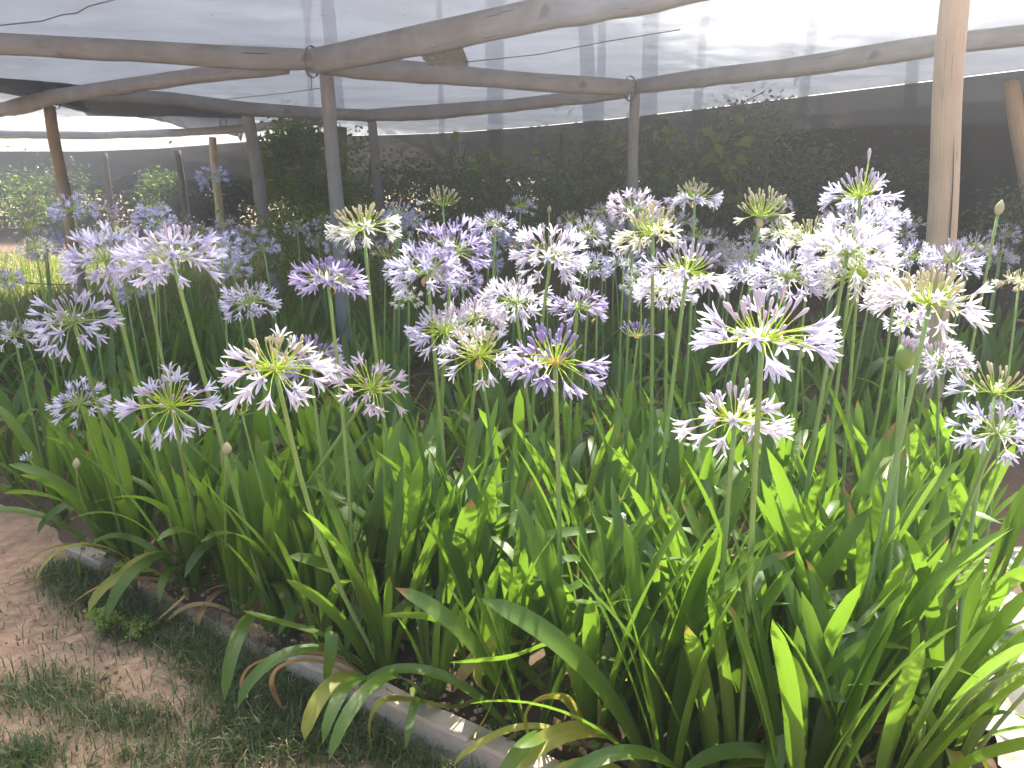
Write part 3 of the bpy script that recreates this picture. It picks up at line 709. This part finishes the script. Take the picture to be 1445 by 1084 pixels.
# straw lying on the path
sp = np.array([[*at_z(rng.uniform(-40, 560), rng.uniform(820, 1100)).xy, .004] for _ in range(420)])
tag(link('dry_straw', blades(sp, .06, .0022, [M['grass_dry']], 'dry_straw', 1.55)), kind='stuff', label='pale bits of dry straw lying on the dirt')
V = []; Fc = []
ico = [(0, 0, 1), (.89, 0, .45), (.28, .85, .45), (-.72, .53, .45), (-.72, -.53, .45), (.28, -.85, .45), (.72, .53, -.45), (-.28, .85, -.45), (-.89, 0, -.45), (-.28, -.85, -.45), (.72, -.53, -.45), (0, 0, -1)]
icf = [(0, 1, 2), (0, 2, 3), (0, 3, 4), (0, 4, 5), (0, 5, 1), (1, 6, 2), (2, 7, 3), (3, 8, 4), (4, 9, 5), (5, 10, 1), (6, 7, 2), (7, 8, 3), (8, 9, 4), (9, 10, 5), (10, 6, 1), (7, 6, 11), (8, 7, 11), (9, 8, 11), (10, 9, 11), (6, 10, 11)]
for _ in range(1500):
    if _ % 3: p = at_z(rr(-60, 520), rr(760, 1110)); z = -.004
    else:
        q = random.random(); p = EDGE[2].lerp(EDGE[4], q) if _ % 2 else EDGE[4].lerp(EDGE[5], q); p = p + Vector((rr(-.03, .10), rr(-.04, .10), 0)); z = .0 if p.y < edge_y(p.x) else .06
    sz = .0022 + .008 * random.random() ** 4; b0 = len(V)
    V += [(p.x + a * sz * rr(.7, 1.3), p.y + c * sz * rr(.7, 1.3), z + e * sz * rr(.5, .9)) for a, c, e in ico]; Fc += [tuple(b0 + k for k in f) for f in icf]
tag(link('gravel', mesh('gravel', V, Fc, M['earth'], None, False)), kind='stuff', label='small clods and stones on the dirt path and against the edging')
# weeds and grass beyond the bed, and low leaves between the clumps
wp = []
for _ in range(34000):
    y = 5.2 + 9 * rng.random() ** 1.3; x = rng.uniform(-.82 * y - .5, .30 * y)
    if x > .2 and rng.random() < .55: continue
    wp.append((x, y, 0))
wp = np.array(wp); mi = (rng.random(len(wp)) < .07).astype(int)
tag(link('weeds', blades(wp, .24, .016, [M['weed'], M['grass_dry']], 'weeds', .8, mi)), kind='stuff', label='sunlit yellowish weeds and grass beyond the flower bed')
lc = []
for _ in range(15000):
    x = rng.uniform(-4.4, 4.2); y = 1.3 + 5.4 * rng.random()
    if in_bed(x, y, .02): lc.append((x, y, .06 + .07 * rng.random() ** 2))
tag(link('ground_cover', leaf_cards(np.array(lc), .035, [M['fol_mid'], M['spurge'], M['leaf_dry']], 'ground_cover', .8, .6, 0, rng.choice(3, len(lc), p=[.72, .18, .10]))), kind='stuff', label='small weeds and leaf litter on the soil under the agapanthus')

def weed(px, py, h, n, label):
    p = at_z(px, py); r = bpy.data.objects.new('spurge_weed', None); COL.objects.link(r); r.location = (p.x, p.y, 0)
    tag(r, label, 'weed', 'light green spurge weeds at the edging'); b = MB(); cc = []
    for k in range(9):
        a = rr(0, 6.28); q = Vector((math.cos(a) * rr(.01, .055), math.sin(a) * rr(.01, .055), h * rr(.6, 1)))
        b.tube([(0, 0, -.01), q * .5 + Vector((0, 0, h * .1)), q], [.0016, .0014, .0012], 4)
        for _ in range(n // 9): cc.append(np.array(q) + rng.normal(size=3) * np.array([.011, .011, .006]))
    link('stem', b.mesh('stem', [M['spurge']]), r); link('foliage', leaf_cards(np.array(cc), .014, [M['spurge']], 'foliage', 1.2, .65), r)
weed(195, 838, .13, 420, 'light green spurge weed beside the exposed edging slab')
weed(150, 893, .075, 260, 'smaller spurge weed farther out on the path grass')
weed(195, 895, .04, 160, 'low spurge weed between the two other spurge weeds and the grass')

def dry_leaf(pxs, w, label):
    P = [at_z(x, y, z) for x, y, z in pxs]; c = P[0]; o = link('dry_leaf', ribbon([p - c for p in P], w, Vector((0, 0, 1)), .5, 'dry_leaf', 'leaf_dry', 1.2))
    o.location = c; tag(o, label, 'dry leaf', 'dry leaves fallen on the path')
dry_leaf([(335, 905, .02), (325, 912, .026), (314, 918, .022), (300, 929, .01)], .012, 'small curled dry leaf lying in the path grass')
dry_leaf([(262, 842, .09), (245, 858, .08), (228, 872, .05), (216, 884, .03), (222, 900, .012)], .018, 'tan dry leaf bent down beside the spurge weeds')
dry_leaf([(100, 803, .01), (70, 812, .015), (35, 820, .014), (0, 830, .01)], .015, 'long pale dry leaf lying flat on the bare dirt')

# dandelion clock
p = at_y(878, 730, 1.75); r = bpy.data.objects.new('dandelion', None); COL.objects.link(r); r.location = (p.x, p.y, .05)
tag(r, 'white fluffy dandelion seed head on a thin stem among bright leaves', 'dandelion'); b = MB(); t = p - r.location
b.tube([(0, 0, 0), t * .5 + Vector((.01, 0, 0)), t], [.0015, .0013, .0012], 5); link('stem', b.mesh('stem', [M['pedicel']]), r)
b = MB()
for q in unit(90): b.tube([t, t + Vector(q) * .011], [.0003, .0007], 3)
link('seed_head', b.mesh('seed_head', [M['fluff']]), r)

# crumpled pale sheet beside the bed
c0 = at_z(1440, 1000); rows = []; uvs = []
def crumple(x, y):
    q = Vector((x * 3, y * 3, 1)); w = abs(noise.noise(Vector((x * 7 + y * 9, y * 2 - x * 1.4, 3)))) * .05
    return .05 + w + .04 * noise.noise(q) + .012 * abs(noise.noise(Vector((x * 26 + y * 30, y * 5, 9))))
for i in range(90):
    r_ = []
    for j in range(90):
        x = c0.x - .19 + 1.4 * i / 89; y = c0.y - .6 + 1.35 * j / 89; x += .10 * (y - c0.y) + .03 * noise.noise(Vector((0, y * 7, 1)))
        r_.append((x, y, crumple(x, y)))
    rows.append(r_); uvs.append([(0, 0)] * 90)
b = MB(); b.grid(rows, uvs); M['sheet'] = plain('crumpled_sheet', (.37, .32, .27), .65, .35, .14, 6, .3)
tag(link('ground_sheet', b.mesh('ground_sheet', [M['sheet']])), 'crumpled pale beige plastic sheet lying on the ground beside the bed', 'plastic sheet')

# ------------------------------------------------------------------ posts and beams
def post(top, low, ztop, wpx, mat, label, Yd=None, crack=False):
    T = at_z(top[0], top[1], ztop) if Yd is None else at_y(top[0], top[1], Yd)
    B = at_y(low[0], low[1], T.y); dirn = (B - T).normalized(); base = T + dirn * ((T.z + .15) / -dirn.z)
    rad = wpx * (T - CAM).dot(FW) / F / 2
    r = bpy.data.objects.new('wooden_post', None); COL.objects.link(r); r.location = (base.x, base.y, 0)
    tag(r, label, 'post', 'wooden posts holding up the shade nets'); N = 22; pts = []; rads = []
    for i in range(N):
        t = i / (N - 1); p = base.lerp(T, t); e = Vector((noise.noise(Vector((p.x, t * 3, 1))), noise.noise(Vector((p.x, t * 3, 5))), 0)) * rad * .35
        pts.append(p + e - r.location); rads.append(rad * (1.10 - .2 * t) * (1 + .07 * noise.noise(Vector((p.x * 3, t * 6, 9)))))
    b = MB(); b.tube(pts, rads, 14); link('pole', b.mesh('pole', [M[mat]]), r)
    if crack:
        rows = []; uvs = []
        for i in range(9):
            t = .34 + .36 * i / 8; k = t * (N - 1); a = int(k); c = pts[a].lerp(pts[a + 1], k - a); rd_ = rads[a]
            x = rd_ * (.05 + .10 * noise.noise(Vector((0, t * 8, 2)))); w = .0035 * math.sin(math.pi * (i + .5) / 9)
            rows.append([c + Vector((x + q, -math.sqrt(max(0, rd_ ** 2 - (x + q) ** 2)) - .0025, 0)) for q in (-w, w)]); uvs.append([(0, 0), (1, 0)])
        b = MB(); b.grid(rows, uvs); link('crack', b.mesh('crack', [M['crack']]), r)
ZB = 2.06
post((70, 150), (105, 350), ZB, 17, 'wood_warm', 'warm brown leaning post standing behind blue and lavender heads')
post((348, 153), (374, 322), ZB, 18, 'wood_grey', 'leaning grey-brown post beside the bright green shrub')
post((458, 95), (490, 490), ZB, 21, 'wood_grey', 'thick grey middle post under the junction of the nearest beams')
post((523, 165), (533, 275), ZB, 14, 'wood_grey', 'grey post just right of the bright green shrub')
post((652, 187), (661, 312), ZB, 13, 'wood_grey', 'thin grey post in front of the hanging vine leaves')
post((897, 128), (893, 262), ZB, 16, 'wood_grey', 'grey post at the canopy junction behind the lilac head')
post((1353, -55), (1320, 400), ZB + .1, 42, 'wood_pale', 'thick pale peeled post with a long vertical crack', crack=True)
post((300, 194), (311, 320), ZB, 11, 'wood_warm', 'slim reddish brown post by the lone bluish head')
post((1424, 112), (1452, 260), ZB, 24, 'wood_warm', 'brown post leaning sideways in the dark beyond the pale thick post')
post((147, 216), (155, 285), 0, 9, 'wood_dark', 'thin distant post under the sagging dark net, right of the warm brown post', 15.0)
post((250, 213), (264, 318), 0, 10, 'wood_dark', 'thin distant leaning post left of the slim reddish brown post', 13.5)
post((788, 190), (793, 310), 0, 13, 'wood_dark', 'dark middle post in deep shade below the canopy edge', 11.0)
post((930, 170), (935, 300), 0, 30, 'wood_dark', 'dark stout trunk-like post in deep shade beside the canopy junction post', 9.6)
post((40, 245), (47, 300), 0, 8, 'wood_dark', 'thin dark distant post near the pale tarp', 17.0)
post((196, 240), (203, 310), 0, 6, 'wood_dark', 'thinnest distant pole under the dark net', 18.0)
post((636, 215), (641, 300), 0, 5, 'wood_dark', 'thin dark stake among the hanging vine leaves', 11.5)
post((1062, 180), (1064, 290), 0, 16, 'wood_dark', 'dark slim post in front of the shaded hedge', 8.9)

def beam(pxs, th, label, mat='wood_grey', dep=.06, zoff=0.0, ends=None):
    P = [at_z(x, y, ZB + zoff) for x, y in pxs]; out = []
    for i in range(len(P) - 1):
        n = max(2, int((P[i + 1] - P[i]).length / .12))
        for j in range(n): out.append(P[i].lerp(P[i + 1], j / n))
    out.append(P[-1]); c = out[0].copy(); rows = []; uvs = []; L = 0
    for i, p in enumerate(out):
        t = (out[min(i + 1, len(out) - 1)] - out[max(i - 1, 0)]).normalized(); s = Vector((-t.y, t.x, 0))
        if i: L += (p - out[i - 1]).length
        lo = -th * .55 + .030 * noise.noise(Vector((L * .9, 3, th * 77))) + .010 * noise.noise(Vector((L * 5, 1, th * 31))); hi = th * .45 + .02 * noise.noise(Vector((L * .8, 8, th * 55)))
        if i in (0, len(out) - 1): lo *= .8
        prof = [(-dep * .4, hi), (-dep * .5, lo * .55), (-dep * .36, lo * .9), (0, lo), (dep * .36, lo * .9), (dep * .5, lo * .5), (dep * .4, hi)]
        rows.append([p - c + s * a + Vector((0, 0, z)) for a, z in prof]); uvs.append([(k / 7 * .35, L) for k in range(7)])
    b = MB(); b.grid(rows, uvs, 0, True)
    for k in (0, len(rows) - 1): b.f.append(tuple(range(k * 7, k * 7 + 7))); b.mi.append(0)
    o = link('roof_beam', b.mesh('roof_beam', [M[mat]])); o.location = c
    tag(o, label, 'beam', 'rough timber beams under the shade net')
beam([(446, 84), (300, 78), (150, 70), (0, 62), (-200, 55)], .150, 'thick grey beam running from the grey middle post off the picture side')
beam([(437, 86), (600, 52), (760, 20), (900, -12), (1080, -55)], .160, 'nearest heavy grey beam rising from the grey middle post past the top edge')
beam([(-90, 178), (75, 137), (240, 112), (404, 94)], .120, 'pale beam from the warm brown post to the thick beam', 'wood_grey', .06, -.03)
beam([(452, 92), (620, 104), (760, 115), (893, 124)], .130, 'grey beam joining the grey middle post to the canopy junction post', zoff=-.01)
beam([(110, 133), (240, 141), (348, 153), (440, 160), (520, 163), (720, 149), (885, 130)], .120, 'dark bent beam crossing two posts behind the grey middle post', 'wood_grey', .07, -.02)
beam([(893, 124), (1100, 97), (1320, 65), (1445, 50), (1620, 28)], .125, 'grey beam running from the canopy junction post behind the pale thick post')
beam([(-60, 188), (140, 191), (245, 188), (348, 181), (470, 166)], .110, 'farthest thin beam above the sagging dark net', 'wood_grey', .07, -.02)

def tie(px, py, dx, label):
    c = at_z(px, py, ZB - .01); t = (at_z(px + dx, py - .4 * abs(dx), ZB) - at_z(px, py, ZB)).normalized(); sd = Vector((-t.y, t.x, 0)); b = MB()
    for k in range(4):
        o = t * (k - 1.5) * .011; P = [o + sd * .052 * math.cos(a * .5236) + Vector((0, 0, .098 * math.sin(a * .5236) - .006)) + t * rr(-.006, .006) for a in range(13)]; b.tube(P, .0024, 5)
    b.tube([Vector((0, -.05, -.09)), Vector((.004, -.056, -.14)), Vector((-.006, -.053, -.19))], .0022, 5)
    o = link('wire_tie', b.mesh('wire_tie', [M['wire']])); o.location = c; tag(o, label, 'wire tie', 'wire lashings on the beams')
tie(440, 86, 60, 'twisted wire lashing round the beams on top of the grey middle post')
tie(889, 124, 60, 'twisted wire lashing round the beams on the canopy junction post')
tie(77, 137, 40, 'twisted wire lashing on top of the warm brown post')
# ------------------------------------------------------------------ shade nets
FAR = [at_z(x, y, 2.10) for x, y in ((-700, 214), (-300, 213), (0, 213), (120, 213), (220, 209), (350, 199), (470, 191), (560, 189), (640, 186), (760, 177), (880, 165), (1000, 151), (1200, 126), (1445, 96), (1700, 66), (2100, 20))]
def resample(P, n):
    L = [0]
    for a, c in zip(P, P[1:]): L.append(L[-1] + (c - a).length ** .75)
    out = []
    for i in range(n):
        t = L[-1] * i / (n - 1); k = max(0, min(len(P) - 2, next((q - 1 for q in range(1, len(L)) if L[q] >= t - 1e-9), len(P) - 2)))
        out.append(P[k].lerp(P[k + 1], (t - L[k]) / max(1e-9, L[k + 1] - L[k])))
    return out
FE = resample(FAR, 190)
rows = []
for p in FE:
    nx = p.x if p.x > -6 else -6 + (p.x + 6) * .4; nx = max(-9, min(7.5, nx)); ny = 3.82; nr = Vector((nx, min(ny, p.y - .6), 2.12)); r_ = []
    if p.x < -4.5: p = Vector((p.x * .62, 9.9 + .35 * noise.noise(Vector((p.x * .8, 0, 2))), p.z)) if p.x < -5.2 else p
    for j in range(70):
        q = nr.lerp(p, (j / 69) ** .9)
        z = 2.125 + .075 * (noise.noise(Vector((q.x * .55, q.y * .55, 4))) + .35) + .016 * noise.noise(Vector((q.x * 2.6, q.y * 2.6, 1))) + .005 * noise.noise(Vector((q.x * 11, q.y * 6, 2)))
        if j == 69: z = 2.09
        r_.append((q.x, q.y, z))
    rows.append(r_)
b = MB(); b.grid(rows, [[(0, 0)] * 70] * len(rows))
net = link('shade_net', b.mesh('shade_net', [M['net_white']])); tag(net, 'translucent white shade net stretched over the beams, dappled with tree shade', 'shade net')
# dark net sagging beyond the edge of the white one
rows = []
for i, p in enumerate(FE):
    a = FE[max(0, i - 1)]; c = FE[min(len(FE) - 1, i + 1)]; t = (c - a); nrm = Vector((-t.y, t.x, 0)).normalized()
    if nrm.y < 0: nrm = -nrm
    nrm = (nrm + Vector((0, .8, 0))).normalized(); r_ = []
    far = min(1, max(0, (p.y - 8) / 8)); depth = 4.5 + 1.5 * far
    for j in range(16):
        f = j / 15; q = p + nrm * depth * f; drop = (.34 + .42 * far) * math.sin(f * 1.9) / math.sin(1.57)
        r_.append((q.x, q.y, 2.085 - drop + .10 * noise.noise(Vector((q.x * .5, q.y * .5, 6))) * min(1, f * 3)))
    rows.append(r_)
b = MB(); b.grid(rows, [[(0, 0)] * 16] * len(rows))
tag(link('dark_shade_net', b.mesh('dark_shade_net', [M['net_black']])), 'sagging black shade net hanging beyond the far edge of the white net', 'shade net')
# dark curtain closing the side behind the pale post
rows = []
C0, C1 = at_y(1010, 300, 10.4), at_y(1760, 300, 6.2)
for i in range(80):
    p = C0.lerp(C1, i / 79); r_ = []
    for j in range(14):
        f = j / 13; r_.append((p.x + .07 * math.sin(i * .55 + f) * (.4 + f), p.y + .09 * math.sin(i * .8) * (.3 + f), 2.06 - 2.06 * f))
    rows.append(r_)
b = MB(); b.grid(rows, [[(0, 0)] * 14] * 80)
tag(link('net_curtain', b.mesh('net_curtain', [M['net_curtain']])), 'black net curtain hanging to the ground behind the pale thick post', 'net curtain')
# pale bluish sheet standing in for a bright torn hole, and wires
a = at_z(604, 92, 2.08); c = at_z(652, 62, 2.08); rows = []
for i in range(14):
    rows.append([(a.x + (c.x - a.x) * i / 13, a.y + (c.y - a.y) * j / 13, 2.075 + .012 * noise.noise(Vector((i * .9, j * .9, 0)))) for j in range(14)])
b = MB(); b.grid(rows, [[(0, 0)] * 14] * 14)
tag(link('bright_hole_patch', b.mesh('bright_hole_patch', [M['plastic']], False)), 'small crinkled bluish patch standing in for a torn hole in the net beside the heavy beam', 'patch')
def wire(pxs, r, label, z=2.06, mat='wire'):
    P = [at_z(x, y, z) if len(q) == 0 else at_y(x, y, q[0]) for x, y, *q in pxs]; c = P[0].copy(); b = MB(); b.tube([p - c for p in P], r, 5)
    o = link('wire', b.mesh('wire', [M[mat]])); o.location = c; tag(o, label, 'wire', 'thin wires under the nets')
wire([(-60, 48), (0, 36), (60, 30), (88, 21), (108, 19), (125, 9), (168, -2), (230, -20)], .0035, 'kinked dark wire under the white net at the corner of the canopy')
wire([(300, 142), (400, 132), (470, 122)], .003, 'fine wire between pale beam and grey middle post')
wire([(655, 88), (760, 77), (860, 58), (960, 42)], .003, 'fine wire beside the crinkled bluish patch')
wire([(955, 167, 8.2), (1010, 158, 8.0), (1050, 145, 7.8), (1080, 128, 7.6)], .004, 'slack pale wire hanging in the dark below the canopy edge')
wire([(22, 398, 3.9), (60, 401, 4.0), (100, 402, 4.1), (150, 399, 4.2)], .003, 'thin wire strung low across the sunlit weeds')

# ------------------------------------------------------------------ shrubs, vines and trees
def shrub(c, rad, n, size, mat, label, cat='shrub', name='shrub', k=26, group='shrubs around the nursery', spread=.24, asp=.5, droop=0.1):
    r = bpy.data.objects.new(name, None); COL.objects.link(r); r.location = (c[0], c[1], 0); tag(r, label, cat, group)
    cc = clumped(n, (0, 0, c[2]), rad, k, spread); cc = cc[cc[:, 2] > .02]
    link('foliage', leaf_cards(cc, size, [M[mat], M['fol_mid' if mat == 'fol_dark' else 'fol_light']], 'foliage', .5, asp, droop, (rng.random(len(cc)) < .14).astype(int)), r)  # a share of lighter leaves mixed in as painted sun glints
    b = MB()
    for i in range(6):
        e = Vector((rr(-.6, .6) * rad[0], rr(-.6, .6) * rad[1], c[2] + rr(-.1, .6) * rad[2])); b.tube([Vector((rr(-.08, .08), rr(-.08, .08), -.05)), e * .45 + Vector((0, 0, .1)), e], [.03, .02, .008], 6)
    link('stem', b.mesh('stem', [M['bark']]), r); return r
def at_shrub(px, py, Y, rad, n, size, mat, label, **k):
    p = at_y(px, py, Y); return shrub((p.x, p.y, max(.1, p.z)), rad, n, size, mat, label, **k)
at_shrub(428, 270, 9.3, (.50, .42, .62), 3600, .085, 'fol_light', 'bright green sunlit shrub between two leaning posts')
at_shrub(455, 350, 6.9, (.7, .5, .35), 1500, .06, 'fol_light', 'low pale green bush at the foot of the bright green shrub')
at_shrub(500, 250, 11.5, (.8, .5, .6), 1400, .08, 'fol_mid', 'mid green shrub behind the grey post right of the bright shrub')
at_shrub(600, 285, 9.6, (.9, .6, .5), 2400, .06, 'fol_mid', 'bushy mid green shrub behind the thin grey post')
at_shrub(740, 290, 8.8, (.9, .6, .45), 3000, .06, 'fol_mid', 'low small leaved bush below the vine beside the dark middle post')
at_shrub(870, 280, 8.0, (.8, .5, .5), 3000, .06, 'fol_mid', 'small leaved bush behind the lilac head')
at_shrub(1085, 250, 7.4, (.62, .35, .62), 3000, .055, 'fol_mid', 'dusky bush with glinting small leaves before the black curtain')
at_shrub(1000, 290, 7.7, (.6, .4, .5), 2600, .06, 'fol_mid', 'dusky low bush below the slack pale wire')
at_shrub(1430, 345, 5.9, (.45, .4, .35), 1500, .05, 'fol_mid', 'soft green tuft of growth under the leaning brown post')
at_shrub(1260, 300, 7.2, (.4, .25, .5), 900, .06, 'fol_dark', 'thin dark bush in front of the black curtain')
# vine hanging under the canopy edge
def vine(px0, px1, n, Y, label, size=.13):
    Y -= 1.3; r = bpy.data.objects.new('vine', None); COL.objects.link(r); p0 = at_y(*px0, Y); p1 = at_y(*px1, Y - .4); r.location = (p0.x, p0.y, 0); tag(r, label, 'vine', 'vines hanging below the canopy edge')
    b = MB(); cc = []
    for s_ in range(4):
        a = p0.lerp(p1, s_ / 3) - r.location; pts = [a]
        for i in range(7): pts.append(pts[-1] + Vector((rr(-.12, .12), rr(-.06, .06), rr(-.16, -.03))))
        b.tube(pts, .008, 5)
        for i in range(n // 4): 
            q = random.choice(pts); cc.append(np.array(q) + rng.normal(size=3) * .09)
    link('stem', b.mesh('stem', [M['bark']]), r); link('foliage', leaf_cards(np.array(cc), size, [M['fol_vine']], 'foliage', .3, .62, .5), r)
vine((640, 200), (690, 225), 60, 10.4, 'vine with lit heart leaves hanging beside the thin grey post')
vine((700, 240), (770, 215), 55, 10.2, 'vine trailing left of the dark middle post')
vine((810, 215), (880, 200), 70, 9.4, 'vine between the dark middle post and the canopy junction post')
vine((905, 195), (960, 185), 50, 8.9, 'vine with large glowing leaves right of the canopy junction post')
vine((950, 200), (1025, 195), 80, 8.7, 'bright vine clump arching above the tall pale lilac head')
# hedge shrubs closing the background
HEDGE = ['dense dark shrub at the far side beneath the black net, %s']
far_words = ['behind the thin dark distant post', 'behind the warm brown post', 'between two thin distant posts', 'behind the lone bluish head', 'behind the bright green shrub', 'behind the grey post', 'behind the thin grey post', 'behind the dark middle post', 'behind the canopy junction post', 'behind the tall pale lilac head', 'behind the round unopened bud head']
for i, px in enumerate((20, 110, 205, 300, 400, 520, 650, 780, 905, 1000, 1090)):
    Y = (25, 24.5, 24, 23.5, 22, 20.5, 18.5, 16.5, 14.6, 13.2, 12.2)[i]; p = at_y(px, 268, Y)
    shrub((p.x, p.y, .82), (1.7 if i < 6 else 1.25, .9, .98 if i < 5 else 1.2), 6500, .14, 'fol_dark', 'dense dark shrub at the far side ' + far_words[i], group='dark shrubs at the far side', spread=.26)
for i, (px, py, Y, sc) in enumerate(((85, 268, 16.5, .55), (30, 285, 15, .5), (230, 275, 16, .4))):
    at_shrub(px, py, Y, (sc, sc * .8, sc), 600, .10, 'fol_mid', ('sparse yellow-green shrub left of the warm brown post', 'sparse yellow-green shrub by the thin dark distant post', 'sparse yellow-green shrub by the thinnest distant pole')[i], spread=.3)
# pale tarps under the dark net; the last strip stands for a bright gap
def tarp(px, py, Y, w, h, label):
    p = at_y(px, py, Y); rows = []
    for i in range(16):
        rows.append([(p.x + w * (i / 15 - .5), p.y + .9 * j / 7, p.z - h * .5 + (h) * j / 7 - .08 * (i / 15 - .5) ** 2 + .02 * noise.noise(Vector((i * .4, j * .5, px)))) for j in range(8)])
    b = MB(); b.grid(rows, [[(0, 0)] * 8] * 16); tag(link('tarp', b.mesh('tarp', [M['net_white']])), label, 'tarp', 'pale tarps seen under the dark net')
tarp(185, 252, 19.5, 1.1, .22, 'pale tarp glimpsed beyond the warm brown post')
tarp(285, 256, 21, 1.6, .12, 'bright strip of tarp behind the lone bluish head')
tarp(580, 234, 16, 1.9, .12, 'pale strip standing in for a bright gap between the two grey posts')

def tree(x, y, h, cr, label, n=15000, size=.14, cz=.80, k=44, mat='fol_mid', off=0):
    r = bpy.data.objects.new('tree', None); COL.objects.link(r); r.location = (x, y, 0); tag(r, label, 'tree', 'tall trees around the nursery'); b = MB()
    pts = [Vector((0, 0, -.2))]; 
    for i in range(6): pts.append(Vector((rr(-.12, .12) + off * max(0, (i - 1.5) / 3.5), rr(-.12, .12), h * .74 * (i + 1) / 6)))
    b.tube(pts, [.13 - .013 * i for i in range(7)], 9)
    for i in range(9):
        s = pts[random.randint(3, 6)]; a = rr(0, 6.28); e = Vector((off + math.cos(a) * cr * rr(.5, .85), math.sin(a) * cr * rr(.5, .85), h * rr(.7, .92)))
        b.tube([s, s.lerp(e, .5) + Vector((0, 0, .25)), e], [.075, .05, .018], 6)
    link('trunk', b.mesh('trunk', [M['bark']]), r)
    cc = clumped(n, (off, 0, h * cz), (cr, cr, h * (1 - cz) * 1.1), k, .17, .25)
    link('crown', leaf_cards(cc, size, [M[mat]], 'crown', .4, .5, .15), r)
TREES = [(-.3, 14.7, 18, 2.3, 'tall tree behind the black net, between the thin grey post and the dark middle post'),
    (2.5, 15.2, 17.5, 2.0, 'tall tree behind the dark stout trunk-like post'), (3.0, 18.7, 18.5, 2.3, 'tall tree behind the hanging vines'),
    (-.4, 17.6, 18.5, 2.2, 'second tall tree in line with the dark middle post, farther back'), (6.2, 17.4, 18, 2.3, 'tall tree behind the shaded hedge and black curtain'),
    (7.4, 15.2, 17.5, 1.9, 'tall tree behind the black curtain, beside the pale thick post'), (2.2, 21.0, 19, 2.5, 'very tall tree far behind the vine beside the dark middle post'),
    (4.7, 20.2, 18.5, 2.4, 'very tall tree far behind the tall pale lilac head'), (1.15, 12.2, 17, 1.6, 'slim tall tree between the dark middle post and the canopy junction post'),
    (-7.2, 29, 18, 3.0, 'tall tree added to shade the dark net, far behind the warm brown post'), (-2.5, 29, 18, 3.0, 'tall tree added to shade the dark net, far behind the bright green shrub')]  # the last two trees are put in to darken the black net
for x, y, h, cr, lab in TREES: tree(x, y, h, cr, lab)
tree(-2.9, 13.0, 17.5, 2.2, 'thin crowned tree behind the thick grey middle post', n=5000, size=.17)

# ------------------------------------------------------------------ sunlit dusty air
x0, x1, y0, y1, z0, z1 = -34, 30, -6, 42, -1.3, 23.5
v = [(x, y, z) for z in (z0, z1) for x, y in ((x0, y0), (x1, y0), (x1, y1), (x0, y1))]
f = [(3, 2, 1, 0), (4, 5, 6, 7), (0, 1, 5, 4), (1, 2, 6, 5), (2, 3, 7, 6), (3, 0, 4, 7)]
n = NT('air'); pv = n('VolumePrincipled'); pv.inputs['Color'].default_value = (.93, .96, 1, 1); pv.inputs['Density'].default_value = .0185; pv.inputs['Anisotropy'].default_value = .72
n.l(pv.outputs[0], n.out.inputs[1])
hz = link('haze', mesh('haze', v, f, n.m, None, False)); tag(hz, kind='stuff', label='thin sunlit haze under the net'); hz.visible_shadow = True
